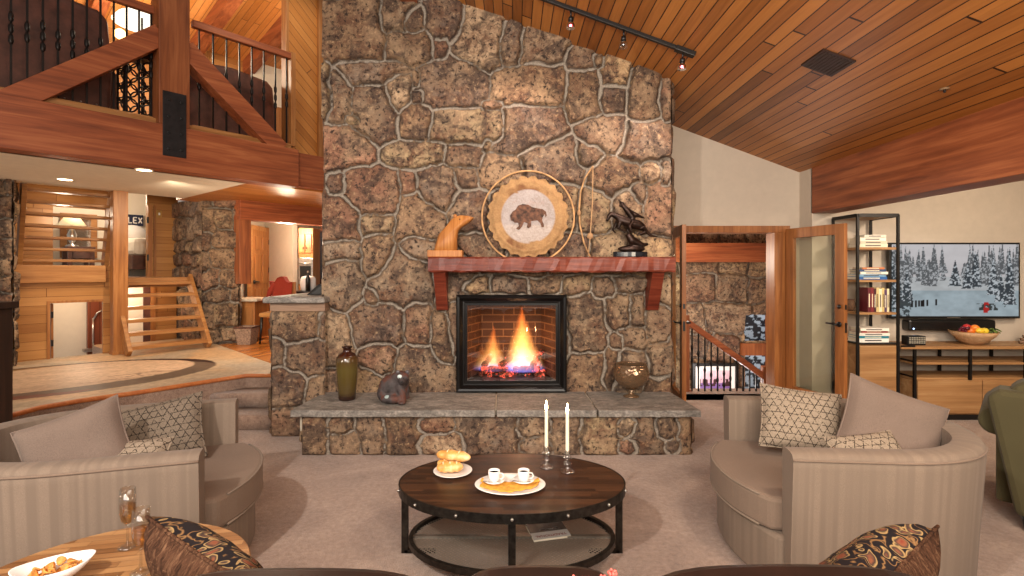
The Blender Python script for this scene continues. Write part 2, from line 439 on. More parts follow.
def lattice(name,base,line,k=16):
    n=N(name); x=n.sep(n.coord()); fs=[]
    for ang in (90,30,-30):
        u=n.math('ADD',n.math('MULTIPLY',x[0],math.cos(R(ang))*k),n.math('MULTIPLY',x[1],math.sin(R(ang))*k))
        u=n.math('ADD',u,n.math('MULTIPLY',n.noise(n.coord(),9,2),.25))
        fr=n.math('ABSOLUTE',n.math('SUBTRACT',n.math('FRACT',u),.5)); fs.append(n.math('LESS_THAN',fr,.055))
    m=n.math('MAXIMUM',fs[0],n.math('MAXIMUM',fs[1],fs[2]))
    m2=n.math('MULTIPLY',m,n.ramp(n.noise(n.coord(),70,2),[(.38,(0,0,0)),(.5,(1,1,1))]))
    v=n.noise(n.coord(),200,2)
    col=n.mix(m2,n.ramp(v,[(.35,tuple(c*.86 for c in base)),(.65,base)]),line)
    n.bump(v,.4,.004); return n.done(col,.95,0,.1)
M['lattice']=lattice('cream woven fabric with line lattice',(156,140,122),(58,48,42),27)
M['latticeG']=lattice('grey woven fabric with line lattice',(122,108,94),(44,38,34),27)
def paisley():
    n=N('dark scrolled tapestry'); vec=n.coord(); nz=n.noise(vec,9,2); 
    v=n.new('ShaderNodeTexVoronoi',feature='F1'); v.inputs['Scale'].default_value=21
    w=n.new('ShaderNodeVectorMath',operation='ADD'); n.l(vec,w.inputs[0])
    cb=n.new('ShaderNodeCombineXYZ'); n.l(n.math('MULTIPLY',nz,.3),cb.inputs[0]); n.l(n.math('MULTIPLY',nz,.2),cb.inputs[1]); n.l(cb.outputs[0],w.inputs[1])
    n.l(w.outputs[0],v.inputs['Vector'])
    col=n.ramp(v.outputs['Distance'],[(0,(120,50,36)),(.2,(128,78,54)),(.34,(58,48,44)),(.43,(168,138,92)),(.47,(24,20,24)),(.66,(28,22,24)),(.72,(140,104,66)),(.78,(30,24,26))])
    return n.done(col,.85,0,.2)
M['paisley']=paisley()
def furmat(name,c1,c2,c3,sc=(60,60,9)):
    n=N(name); v=n.noise(n.coord(sc),1,4,.7,1.2); w=n.noise(n.coord(),6,2)
    col=n.ramp(n.math('ADD',n.math('MULTIPLY',v,.75),n.math('MULTIPLY',w,.25)),[(.34,c1),(.5,c2),(.66,c3)])
    n.bump(v,1,.015); return n.done(col,.9,0,.1)
M['fur']=furmat('brown faux fur',(44,28,20),(84,56,40),(128,94,70))
def meshmat():
    n=N('woven wire mesh'); x=n.sep(n.coord()); 
    a=n.math('FRACT',n.math('MULTIPLY',n.math('ADD',x[0],x[1]),42)); b=n.math('FRACT',n.math('MULTIPLY',n.math('SUBTRACT',x[0],x[1]),42))
    m=n.math('MAXIMUM',n.math('LESS_THAN',a,.26),n.math('LESS_THAN',b,.26))
    t=n.new('ShaderNodeBsdfTransparent'); mx=n.new('ShaderNodeMixShader'); n.l(m,mx.inputs[0]); n.l(t.outputs[0],mx.inputs[1]); n.l(n.b.outputs[0],mx.inputs[2]); n.l(mx.outputs[0],n.out.inputs[0])
    return n.done((150,136,122),.45,.3)
M['mesh']=meshmat()
def brickmat():
    n=N('firebox brick'); br=n.new('ShaderNodeTexBrick'); tc=n.coord(kind='Object')
    # x along wall, z up
    s_=n.sep(tc); cb=n.new('ShaderNodeCombineXYZ'); n.l(n.math('ADD',s_[0],s_[1]),cb.inputs[0]); n.l(s_[2],cb.inputs[1])
    n.l(cb.outputs[0],br.inputs['Vector']); br.inputs['Scale'].default_value=1
    br.inputs['Brick Width'].default_value=.22; br.inputs['Row Height'].default_value=.075; br.inputs['Mortar Size'].default_value=.006
    br.inputs['Color1'].default_value=(*lin((80,50,34)),1); br.inputs['Color2'].default_value=(*lin((58,38,28)),1); br.inputs['Mortar'].default_value=(*lin((120,88,62)),1)
    return n.done(br.outputs['Color'],.8)
M['brick']=brickmat()
exec_late=[]
# ------------------------------------------------------------------ the room
D1=4.9; S1=F/D1; D2=5.95; D3=5.70; PZ=.43
def ceilz(x): return 3.92-.37*x
m=MB(); m.box(-6,8,-3,6.4,-.06,0); struct('floor',m,M['carpet'],label='taupe carpet')
# stairwell hole is behind the door wall: the carpet ends there
m=MB(); m.prism([(-2.15,ceilz(-2.15)),(3.36,ceilz(3.36)),(3.36,ceilz(3.36)+.06),(-2.15,ceilz(-2.15)+.06)],-3.0,6.05,'y')
struct('ceiling',m,M['ceil'])
m=MB(); m.box(3.36,8,-3,5.9,2.70,2.78); struct('ceiling',m,M['cream'])
m=MB(); m.box(3.34,3.60,-3,5.72,2.18,ceilz(3.34)+.02); struct('trim_1',m,M['beamY'],label='reddish ceiling beam running along the low side of the sloped ceiling',bevel=.006)
m=MB(); m.box(-1.06,-.90,-2.5,4.98,4.09,4.30); struct('trim_2',m,M['beamY'],bevel=.006)
# door wall with opening
OX0,OX1,OZ=1.80,3.04,2.0
m=MB(); wl=1.35
m.prism([(wl,0),(OX0,0),(OX0,OZ),(OX1,OZ),(OX1,0),(3.36,0),(3.36,ceilz(3.36)),(wl,ceilz(wl))],D2,D2+.14,'y')
m.box(3.34,3.48,D3,D2+.14,0,2.7)
struct('wall_back',m,M['cream'])
m=MB(); m.box(3.48,8,D3,D3+.14,0,2.75); struct('wall_right',m,M['cream'])
m=MB(); m.box(7.9,8.0,-3,D3,0,2.75); struct('wall_side',m,M['cream'])
m=MB(); m.box(3.48,7.9,D3-.015,D3,0,.1); struct('baseboard_right',m,M['oak'])
# opening casing
m=MB(); m.box(OX0-.05,OX0+.02,D2-.04,D2+.16,0,OZ+.05); m.box(OX1-.01,OX1+.17,D2-.04,D2+.16,0,OZ+.05); m.box(OX0-.05,OX1+.17,D2-.045,D2+.16,OZ-.02,OZ+.06)
struct('trim_3',m,M['frameZ'],bevel=.004)

# chimney -----------------------------------------------------------
s4="80,75,75,75;185,40,40,45;222,50,25,30;300,45,45,50;215,115,55,38;290,120,20,25;385,90,55,85;458,110,25,48;535,115,55,40;125,178,75,28;50,235,25,60;18,220,12,60;190,225,30,45;134,280,55,65;235,235,14,16;228,190,10,20;320,205,80,60;415,252,25,15;500,210,90,52;635,240,45,65;621,145,32,28;665,150,12,15;705,180,38,32;700,240,33,38;775,230,38,58;828,245,12,45;230,290,38,42;365,300,95,45;500,310,85,65;670,315,58,48;785,340,60,48;65,360,68,48;80,290,20,12;220,370,75,30;345,378,45,30;402,350,10,15;560,390,80,60;640,370,35,40;700,425,65,42;790,415,25,30;828,415,12,35;430,415,55,40;343,428,32,30;125,455,60,62;45,440,20,25;210,440,20,30;287,455,52,55;765,465,20,25;812,500,38,60;50,530,50,50;135,540,42,28;240,520,58,55;353,500,50,45;655,500,35,55;740,500,35,40;470,500,60,60;570,490,50,55;60,-40,60,40;200,-50,60,40;330,-60,60,50"
s5="155,50,42,25;235,60,40,55;165,130,40,58;290,120,65,65;345,45,40,30;430,130,40,60;110,265,65,62;232,230,65,55;335,230,28,50;395,270,25,62;225,165,18,22;350,345,60,58;235,310,45,35;120,370,45,35;40,235,42,30;15,300,20,32;34,380,40,50;40,460,50,45;200,370,40,40;745,230,45,75;825,195,35,40;872,200,20,40;912,225,22,45;862,265,35,28;818,275,16,22;745,340,45,45;808,330,18,40;852,335,40,40;922,320,25,40;920,375,30,22;470,138,42,18;560,138,45,18;645,135,42,18;725,140,38,20;790,145,30,20;860,135,38,20;925,150,28,28;290,380,30,30;500,55,50,40;600,60,50,40;700,60,50,40;800,60,50,40;900,60,50,40;430,220,20,70;500,260,60,80;640,260,60,80"
seeds=[]
X0,X1=-2.27,1.52
def addseeds(txt,ox,oy,sc,lim):
    for q in txt.split(';'):
        a,b,c,d=map(float,q.split(','))
        px=ox+a/sc; py=oy+b/sc
        if lim(py): seeds.append(((px-512)/S1-X0,H+(270-py)/S1,max(c/sc/S1,.035),max(d/sc/S1,.035)))
addseeds(s4,320,0,2.4,lambda y:y<238)
addseeds(s5,280,230,2.438,lambda y:y>=238)
xL=-1.79
def keepc(s,t):
    x=s+X0
    fire=(abs(x)<.50)&(t>.40)&(t<1.30)
    wob=.025*(fbm(t*3,t*0,8)-.5)
    return (~fire)&(x>xL+wob)&(t<ceilz(x)+.04)&(t>-.02)
front=((X0,D1,0),(1,0,0),(0,0,1),(0,-1,0),X1-X0,4.6,seeds,.0105,.075,keepc)
side=((X1,D1,0),(0,1,0),(0,0,1),(1,0,0),1.05,3.4,rseeds(1.05,3.4,.42,5),.03,.05,None)
sideL=((xL+.01,D1+1.2,0),(0,-1,0),(0,0,1),(-1,0,0),1.2,4.6,rseeds(1.2,4.6,.42,6),.03,.05,None)
stones('wall_chimney',[front,side,sideL],M['stone'],label='fieldstone chimney breast')
m=MB()
for a in ((xL+.03,-.52,0,4.5),(.52,X1-.01,0,3.3),(-.52,.52,1.31,3.6),(-.52,.52,0,.39)): m.box(a[0],a[1],D1+.02,D1+1.2,a[2],a[3])
struct('wall_chimney_core',m,M['white'])
# low bar wall left of the chimney
hw=[((15*.0+275-512)/S1-X0,.2,.2,.2)]
seeds2=[s_ for s_ in [(.20,1.02,.2,.14),(.05,.78,.10,.14),(.38,.72,.25,.16),(.14,.45,.17,.2),(.5,.4,.2,.16),(.2,.12,.2,.16),(.6,.1,.2,.14),(.62,1.0,.15,.12)]]
DB=4.78
barf=((X0+.03,DB,0),(1,0,0),(0,0,1),(0,-1,0),.5,1.165,seeds2,.011,.05,lambda s,t:(t<1.165)&((s<.26)|(t>-1)))
bars=((X0+.03,6.6,0),(0,-1,0),(0,0,1),(-1,0,0),6.6-DB,1.165,rseeds(1.8,1.16,.4,9),.025,.05,None)
stones('wall_bar',[barf,bars],M['stone'],label='low fieldstone bar wall')
m=MB(); m.box(X0+.05,-1.80,DB+.02,6.6,0,1.16); struct('wall_bar_core',m,M['white'])
m=MB(); m.box(X0+.02,-1.74,DB-.02,6.6,1.165,1.245); struct('trim_4',m,wood('weathered grey brown wood',(96,72,56),(130,102,82),(160,130,106),0,3),bevel=.004)
m=MB(); m.box(X0-.02,-1.72,DB-.09,6.65,1.245,1.30); struct('trim_5',m,M['slate'],bevel=.012,label='thick grey stone bar top')

# hearth ------------------------------------------------------------
hs="85,500,30,42;140,480,26,20;150,522,36,22;230,505,28,42;300,500,45,45;372,475,40,18;390,522,50,22;520,500,70,42;622,480,48,22;625,524,42,18;700,495,50,42;775,495,60,42;842,480,26,20;890,500,40,42;942,480,30,24;987,500,22,40;960,524,22,16;846,525,25,20"
hse=[]; DH=4.30; SH=F/DH; hx0,hx1=-1.76,1.50
for q in hs.split(';'):
    a,b,c,d=map(float,q.split(',')); px=280+a/2.438; py=230+b/2.438
    hse.append(((px-512)/SH-hx0,H+(270-py)/SH,c/2.438/SH,max(d/2.438/SH,.03)))
th=wt('hearth','raised fieldstone hearth with grey slate slabs below the fireplace','hearth',(0,4.6,0))
fr=((hx0,DH,0),(1,0,0),(0,0,1),(0,-1,0),hx1-hx0,.335,hse,.0105,.045,None)
sl=((hx0,D1,0),(0,-1,0),(0,0,1),(-1,0,0),D1-DH,.335,rseeds(.6,.33,.25,3),.015,.04,None)
sr=((hx1,DH,0),(0,1,0),(0,0,1),(1,0,0),D1-DH,.335,rseeds(.6,.33,.25,4),.015,.04,None)
stones('stone_base',[fr,sl,sr],M['stone'],parent=th,org=(0,4.6,0))
def jag(p0,p1,n,amp,seed):
    rnd=random.Random(seed); out=[]
    for i in range(n):
        t=i/n; out.append((p0[0]+(p1[0]-p0[0])*t+(rnd.uniform(-amp,amp) if i else 0),p0[1]+(p1[1]-p0[1])*t+(rnd.uniform(-amp,amp) if i else 0)))
    return out
def slab(xa,xb,xa2,xb2,seed):
    poly=jag((xa,4.22),(xb,4.22),12,.010,seed)+jag((xb,4.22),(xb2,D1),4,.004,seed+1)+jag((xb2,D1),(xa2,D1),3,.0,seed)+jag((xa2,D1),(xa,4.22),4,.004,seed+2)
    m=MB(); m.prism(poly,.335,.392); return m
for i,(a,b,c,d) in enumerate([(-1.83,-.14,-1.78,-.155),(-.125,.70,-.14,.69),(.715,1.56,.705,1.50)]):
    part('slab',slab(a,b,c,d,i*5),M['slate'],th,.007)
m=MB(); m.box(-1.78,1.49,4.30,D1,.2,.375); part('mortar_bed',m,plain('pale mortar',(176,166,150),.9,var=.06),th)

# mantel ------------------------------------------------------------
t=wt('mantel','dark red hewn timber mantel shelf on two brackets above the fireplace','mantel',(.36,4.75,1.53))
rnd=random.Random(4); xs=np.linspace(-.755,1.47,46)
m=MB(); prof=[(4.60,1.545),(4.60,1.655),(4.62,1.668),(4.9,1.668),(4.9,1.532),(4.615,1.532)]
vs=[];fs=[]
for i,x in enumerate(xs):
    for k,(y,z) in enumerate(prof):
        j=(rnd.uniform(-.008,.006) if k in(0,1,2,5) else 0); vs.append((x,y+j,z+(rnd.uniform(-.006,.004) if k in (0,5,1) else 0)))
n=len(prof)
for i in range(len(xs)-1):
    for k in range(n): fs.append((i*n+k,(i+1)*n+k,(i+1)*n+(k+1)%n,i*n+(k+1)%n))
fs+= [tuple(range(n)),tuple(range((len(xs)-1)*n,len(xs)*n))[::-1]]
m.add(vs,fs); part('shelf',m,M['mantel'],t)
for x in (-.66,1.33):
    m=MB(); m.prism([(4.64,1.532),(4.92,1.532),(4.92,1.17),(4.84,1.17)],x-.055,x+.055,'x'); part('bracket',m,M['mantel'],t,.004)

# fireplace insert ----------------------------------------------------
t=wt('fireplace_insert','black framed gas fireplace burning behind glass in the stone wall','fireplace',(0,D1,.41))
def ring(mb,x0,x1,z0,z1,w,y0,y1):
    mb.box(x0,x1,y0,y1,z0,z0+w); mb.box(x0,x1,y0,y1,z1-w,z1); mb.box(x0,x0+w,y0,y1,z0+w,z1-w); mb.box(x1-w,x1,y0,y1,z0+w,z1-w)
def frame4(mb,x0,x1,z0,z1,prof):
    """mitred frame: prof = list of (inset, y)"""
    vs=[];fs=[];n=len(prof)
    for ins,y in prof: vs+=[(x0+ins,y,z0+ins),(x1-ins,y,z0+ins),(x1-ins,y,z1-ins),(x0+ins,y,z1-ins)]
    for i in range(n-1):
        for k in range(4): fs.append((i*4+k,i*4+(k+1)%4,(i+1)*4+(k+1)%4,(i+1)*4+k))
    mb.add(vs,fs)
m=MB(); frame4(m,-.525,.515,.40,1.315,[(0,D1+.06),(0,D1-.085),(.012,D1-.092),(.03,D1-.088),(.06,D1-.055),(.075,D1-.053),(.08,D1-.045),(.1,D1-.045),(.1,D1-.02)])
part('frame',m,M['insert'],t)
m=MB(); m.box(-.43,.42,D1-.028,D1-.022,.495,1.22); part('glass',m,pane('fireplace glass',(250,245,240),.05),t)
m=MB()
bx=[(-.46,D1+.0),(.45,D1+.0),(.30,D1+.42),(-.32,D1+.42)]
m.add([(bx[0][0],bx[0][1],.47),(bx[3][0],bx[3][1],.47),(bx[3][0],bx[3][1],1.26),(bx[0][0],bx[0][1],1.26)],[(0,1,2,3)])
m.add([(bx[3][0],bx[3][1],.47),(bx[2][0],bx[2][1],.47),(bx[2][0],bx[2][1],1.26),(bx[3][0],bx[3][1],1.26)],[(0,1,2,3)])
m.add([(bx[2][0],bx[2][1],.47),(bx[1][0],bx[1][1],.47),(bx[1][0],bx[1][1],1.26),(bx[2][0],bx[2][1],1.26)],[(0,1,2,3)])
part('firebox',m,M['brick'],t)
m=MB(); m.add([(*bx[0],.48),(*bx[1],.48),(*bx[2],.50),(*bx[3],.50)],[(0,1,2,3)]); part('firebox_floor',m,M['black'],t)
m=MB(); m.add([(*bx[0],1.24),(*bx[1],1.24),(*bx[2],1.20),(*bx[3],1.20)],[(0,1,2,3)]); part('firebox_roof',m,M['black'],t)
def logm():
    n=N('charred glowing log'); v=n.noise(n.coord((1,1,1)),14,5,.7); 
    g=n.ramp(v,[(.50,(0,0,0)),(.60,(255,90,70)),(.72,(255,170,150))])
    n.l(g,n.b.inputs['Emission Color']); n.b.inputs['Emission Strength'].default_value=1.8
    return n.done(n.ramp(v,[(.35,(40,24,18)),(.6,(110,60,44))]),.9)
LG=logm()
for pts,r in (([(-.30,5.02,.56),(-.18,5.06,.575),(-.04,5.04,.56)],.038),([(.02,5.05,.56),(.12,5.02,.58),(.27,5.06,.565)],.04),([(-.26,5.20,.60),(0,5.16,.64),(.3,5.2,.61)],.045),([(-.12,5.04,.60),(0,5.12,.68),(.06,5.2,.76)],.032),([(.2,5.04,.60),(.26,5.12,.70),(.30,5.2,.72)],.03),([(-.28,5.05,.60),(-.22,5.14,.68),(-.2,5.22,.70)],.03)):
    m=MB(); q=[]
    for i in range(9):
        u=i/8; a,b,c=[Vector(p) for p in pts]; q.append(a*(1-u)**2+b*2*u*(1-u)+c*u*u)
    m.tube(q,[r*(1+.18*math.sin(i*2.3)) for i in range(9)],10); part('fire_log',m,LG,t)
m=MB(); rnd=random.Random(2)
for k in range(60):
    x=rnd.uniform(-.32,.32); m.ball((x,rnd.uniform(4.97,5.2),.525),(rnd.uniform(.012,.03),)*3,6,4)
o=part('ember_bed',m,LG,t); o['kind']='stuff'
def flamemat(name,c1,c2,st,zlo,zhi,cx,cy,w):
    n=N(name); x=n.sep(n.coord()); 
    # fades with distance from the flame's own axis and with height
    nz=n.noise(n.coord((1,1,.5)),16,3,.6,.8)
    hh=n.math('DIVIDE',n.math('SUBTRACT',x[2],zlo),zhi-zlo,clamp=True)
    sw=n.math('MULTIPLY',n.math('SUBTRACT',nz,.5),.10)
    dx=n.math('SUBTRACT',n.math('SUBTRACT',x[0],cx),sw); dy=n.math('SUBTRACT',x[1],cy)
    rr=n.math('SQRT',n.math('ADD',n.math('MULTIPLY',dx,dx),n.math('MULTIPLY',dy,dy)))
    wid=n.math('MULTIPLY',n.math('SUBTRACT',1.08,hh),w)
    f=n.math('SUBTRACT',1,n.math('DIVIDE',rr,wid),clamp=True); f=n.math('POWER',f,1.3)
    f=n.math('MULTIPLY',f,n.math('ADD',.35,nz))
    e=n.new('ShaderNodeEmission'); n.l(n.ramp(hh,[(0,(120,130,255)),(.16,(255,200,150)),(.4,c1),(1,c2)]),e.inputs[0])
    n.l(n.math('MULTIPLY',f,st),e.inputs[1]); n.t.links.remove(n.out.inputs[0].links[0]); n.l(e.outputs[0],n.out.inputs['Volume']); return n.m
for cx,cy,h,w,st in ((.10,5.08,.60,.21,40),(-.19,5.10,.42,.16,24),(.24,5.10,.25,.11,9),(-.30,5.10,.24,.11,9)):
    m=MB(); prof=[(w*.9,0),(w*1.15,.15*h),(w*1.1,.4*h),(w*.75,.7*h),(w*.35,.9*h),(0.0,1.05*h)]
    m.lathe(prof,20,(cx,cy,.56))
    part('flame',m,flamemat('gas flame glow',(255,176,90),(255,110,30),st,0.56-.41,.56+h-.41,cx-0,cy-D1,w),t)
# ------------------------------------------------------------------ raised landing (platform) and steps
edge=[(-2.25,5.50),(-2.85,5.48),(-3.18,5.07),(-3.46,4.72),(-3.72,4.45),(-3.88,4.2),(-3.9,3.9),(-3.95,3.2),(-4.1,2.4)]
def floorpt(px,py,z=PZ):
    s=(py-270)/(H-z); return ((px-512)/s,F/s)
back=[(-8.5,2.4),(-8.5,4.6),W(-2.6,.16)[:2],W(wa(112,.16),.16)[:2],W(wa(112,.16),1.2)[:2],W(1.1,1.6)[:2],floorpt(219,345),(-2.60,5.85),(-2.25,5.62)]
poly=edge+back
def inpoly(x,y,pl):
    r=np.zeros(x.shape,bool); n=len(pl)
    for i in range(n):
        (xa,ya),(xb,yb)=pl[i],pl[(i+1)%n]
        c=((ya>y)!=(yb>y))&(x<(xb-xa)*(y-ya)/((yb-ya) or 1e-9)+xa); r^=c
    return r
def ell(x,y,cx,cy,a,b,ang):
    c,s=math.cos(ang),math.sin(ang); dx,dy=x-cx,y-cy
    return np.sqrt(((dx*c+dy*s)/a)**2+((-dx*s+dy*c)/b)**2)
gx,gy=np.meshgrid(np.arange(-7.0,-2.2,.02),np.arange(2.4,9.0,.02))
def inlay(x,y):
    g=fbm(x*1.2+3*y,y*9-x*5,2,5); g2=fbm(x*2,y*2,9,3)
    c=nlin((196,170,140))*(.66+.55*g)[...,None]
    c=c+(nlin((176,160,140))-c)*np.clip((g2-.45)*4,0,.8)[...,None]
    c=c+(nlin((210,166,120))-c)*np.clip((.42-g2)*5,0,.7)[...,None]
    def put(mask,col,k=1): 
        nonlocal c; c=np.where(mask[...,None],nlin(col)*(.75+.45*g)[...,None]*k,c)
    A=ell(x,y,-4.75,5.28,1.48,.98,R(38))
    B=ell(x,y,-4.90,5.33,1.36,.80,R(38))
    put(A<1,(104,84,68))
    put((A<1)&(ell(x,y,-4.55,5.12,1.42,.98,R(38))>1),(54,30,24))
    put(B<1,(206,172,142))
    put((B<1)&(ell(x,y,-4.35,5.55,1.5,.9,R(30))>1),(132,96,58))
    put((A<1)&(ell(x,y,-4.62,5.55,1.7,.98,R(36))>1)&(x<-3.95),(120,62,44))
    # fine drawn lines
    for (cx,cy,a,b,an) in ((-4.1,5.4,.5,.16,30),(-4.25,5.2,.4,.1,55),(-4.0,5.55,.35,.12,10)):
        e=ell(x,y,cx,cy,a,b,R(an)); put((abs(e-1)<.05)&(x>cx)&(B<1),(96,60,42))
    return c
inside=inpoly(gx,gy,poly)
ny_,nx_=gx.shape; idx=np.arange(nx_*ny_).reshape(ny_,nx_)
cen=inpoly(gx[:-1,:-1]+.01,gy[:-1,:-1]+.01,poly)
q4=np.stack([idx[:-1,:-1],idx[:-1,1:],idx[1:,1:],idx[1:,:-1]],-1)[cen]
used=np.unique(q4); remap=-np.ones(nx_*ny_,int); remap[used]=np.arange(len(used))
me=bpy.data.meshes.new('floor'); vv=np.stack([gx.ravel()[used],gy.ravel()[used],np.full(len(used),PZ)],-1)
me.from_pydata(vv.tolist(),[],remap[q4].tolist()); 
o=bpy.data.objects.new('floor',me); COL.objects.link(o); o['kind']='structure'; o['label']='raised landing floor with inlaid stained wood design'
add_col(o,inlay(gx.ravel()[used],gy.ravel()[used])); me.materials.append(vcol('inlaid stained wood',.5,noise=22,spec=.25))
m=MB(); m.prism([(x,y) for x,y in poly],.0,PZ-.004); struct('floor_base',m,M['carpet'])
m=MB(); m.tube([(x,y,PZ-.012) for x,y in edge],.022,8); struct('trim_6',m,wood('orange oak nosing',(158,84,38),(184,106,54),(204,130,72),0,2),label='orange oak nosing along the edge of the raised landing')
# two carpeted steps
def step(z,y0,y1,name):
    m=MB(); r=.035; pr=[(y0+.02,z-.145)]+[(y0+r-r*math.cos(a),z-r+r*math.sin(a)) for a in np.linspace(0,PI/2,6)]+[(y1,z),(y1,z-.145)]
    m.prism(pr,-3.3,-2.24,'x',True); o=struct(name,m,M['carpet']); return o
step(.148,4.93,5.3,'floor_step'); step(.292,5.2,5.56,'floor_step')
# kitchen floor beyond the landing
kp=[(-2.25,5.60),(-2.60,5.85),floorpt(219,345),(-4.2,8.0),(-5.6,11.5),(-1.0,11.5),(-1.0,6.7),(-2.25,6.62)]
m=MB(); m.prism(kp,PZ-.03,PZ+.003); struct('floor_kitchen',m,M['kfloor'],label='oak strip kitchen floor')

# ------------------------------------------------------------------ loft front: beam, post, braces, railing
BB=-2.29; ZB0,ZB1=2.60,3.07
a0=wa(-80,BB); a1=wa(299,BB); ap=wa(175,BB)
m=MB(); m.box(a0,a1,BB,BB+.26,ZB0,ZB1); struct('trim_7',m,M['beam'],True,.008,label='big reddish timber beam carrying the loft')
m=MB(); m.box(a1,wa(350,BB),BB+.06,BB+.26,ZB0+.02,ZB1-.02); struct('trim_8',m,M['beam'],True,.004)
hw_=(wa(190,BB)-wa(159,BB))/2; ap=(wa(190,BB)+wa(159,BB))/2
m=MB(); m.box(ap-hw_,ap+hw_,BB,BB+.26,ZB1,6.5); struct('trim_9',m,M['beamZ'],True,.008,label='reddish timber post rising from the loft beam')
t=wg('steel_bracket','black steel plate bolted over the joint of timber post and loft beam','bracket',(ap,BB-.012,ZB0+.10))
k0,k1=wa(162.5,BB),wa(186,BB)
m=MB(); m.box(k0,k1,BB-.014,BB,wz(175,157,BB),wz(175,93,BB)); part('plate',m,M['steelplate'],t,.003)
for i in range(4):
    for s_ in (k0+.05,k1-.05):
        z=wz(175,150,BB)+i*.17; m=MB(); m.tube([(s_,BB-.026,z),(s_,BB-.01,z)],.014,6); part('bolt',m,M['black'],t)
def brace(px0,py0,px1,py1,lab):
    p=(wa(px0,BB),wz(px0,py0,BB)); q=(wa(px1,BB),wz(px1,py1,BB)); m=MB()
    m.bar((p[0],BB+.12,p[1]),(q[0],BB+.12,q[1]),.2,.20,(0,0,1))
    return single('timber_brace',m,M['beam'],lab,'brace',wing=True,group='diagonal braces of the loft truss',bevel=.006)
brace(163,33,8,101,'diagonal reddish brace rising from the loft beam to the left side of the post')
brace(186,46,283,149,'diagonal reddish brace falling from the post to the right end of the loft beam')
m=MB(); m.box(a0,a1-.05,BB+.10,BB+.34,ZB1,ZB1+.07); struct('trim_10',m,M['oak'],True,.004)
# railing
def railing(pa,pb,lab,npx):
    t=wg('loft_railing',lab,'railing',(wa(pa,BB+.2),BB+.2,ZB1+.07))
    b=BB+.2; aa,ab=wa(pa,b),wa(pb,b); zr=4.31
    m=MB(); m.box(aa,ab,b-.035,b+.035,zr-.05,zr+.03); part('handrail',m,M['beam'],t,.008)
    m=MB(); m.box(aa,ab,b-.02,b+.02,ZB1+.07,ZB1+.10); part('bottom_rail',m,M['oak'],t,.003)
    for i in range(npx):
        a=aa+(ab-aa)*(i+.5)/npx; m=MB(); m.box(a-.008,a+.008,b-.008,b+.008,ZB1+.10,zr-.05)
        zc=3.72
        for s_ in ((-.10,0.0,.10) if i%2==0 else (-.05,.05)):
            pr=[(.009,-.05),(.02,-.02),(.02,.02),(.009,.05)]; m.lathe(pr,6,(a,b,zc+s_))
        part('baluster',m,M['iron'],t)
    m=MB(); m.box(ab-.03,ab+.03,b-.04,b+.04,ZB1+.07,zr+.04); part('newel',m,M['oakZ'],t,.004)
    return t
railing(-70,157,'black iron loft railing left of the timber post with reddish handrail',15)
railing(192,292,'black iron loft railing right of the timber post with reddish handrail',8)
# loft floor and soffit
av=wa(255,BB)
m=MB(); m.box(a0-.5,av,BB+.2,.0,ZB0,ZB0+.04); struct('ceiling_soffit',m,M['soffit'],True,label='white soffit under the loft')
m=MB(); m.box(av,wa(350,BB)+1.2,BB+.2,.3,ZB0+.001,ZB0+.04); struct('ceiling_wood',m,M['soffitwood'],True)
m=MB(); m.box(a0-.5,3.2,BB+.2,1.7,ZB1-.05,ZB1+.0); struct('floor_loft',m,M['carpet'],True)
m=MB(); m.box(a0-.5,3.2,.0,.03,ZB0+.04,ZB1); struct('trim_11',m,M['oak'],True)
# recessed lights in the soffit
E_down=emit('warm downlight lens',(255,222,170),14)
for i,(px,py) in enumerate(((144,169.5),(65,179))):
    s_=(270-py)/1.05; x,y=(px-512)/s_,F/s_
    t=wt('recessed_light',('round recessed light in the white loft soffit close to the beam','round recessed light in the white loft soffit above the left stair')[i],'light',(x,y,2.58),'recessed lights in the loft soffit')
    m=MB(); m.torus((x,y,2.598),.075,.009,seg=24,ts=6); part('trim_ring',m,M['white'],t)
    m=MB(); m.lathe([(.068,2.592),(.068,2.599)],20,(x,y,0)); part('lens',m,E_down,t)
# loft interior: walls, sloped ceiling with dark rafters
def lz(b): return 5.5+.27*(1.6-b)
m=MB(); m.box(-4,4,1.6,1.7,3.07,5.5); struct('wall_loft_back',m,M['wallboardH'],True)
m=MB(); m.add([(-5,1.6,lz(1.6)),(4,1.6,lz(1.6)),(4,-3,lz(-3)),(-5,-3,lz(-3)),(-5,1.6,lz(1.6)+.06),(4,1.6,lz(1.6)+.06),(4,-3,lz(-3)+.06),(-5,-3,lz(-3)+.06)],[(0,1,2,3),(7,6,5,4),(0,4,5,1),(1,5,6,2),(2,6,7,3),(3,7,4,0)])
struct('ceiling_loft',m,planks('loft ceiling boards',[(170,104,46),(196,128,66),(214,150,86)],.1,1,0,3,groove=.06,gcol=(90,50,24)),True)
for a in (wa(232,0),wa(262,1)+.0,wa(120,0),wa(60,0)):
    m=MB(); m.bar((a,1.6,lz(1.6)-.12),(a,-2.9,lz(-2.9)-.12),.18,.24); struct('trim_12',m,M['beamY'],True)
m=MB(); m.box(wa(252,1.5),wa(300,1.5),1.5,1.56,4.75,6.2); struct('wall_loft_white',m,M['soffit'],True)
m=MB(); m.box(wa(255,1.45),wa(286,1.45),1.44,1.5,3.07,4.75); m.box(wa(258,1.45),wa(270,1.45),1.42,1.44,3.3,4.55); m.box(wa(272,1.45),wa(283,1.45),1.42,1.44,3.3,4.55); struct('door_1',m,M['oakZ'],True,.005)
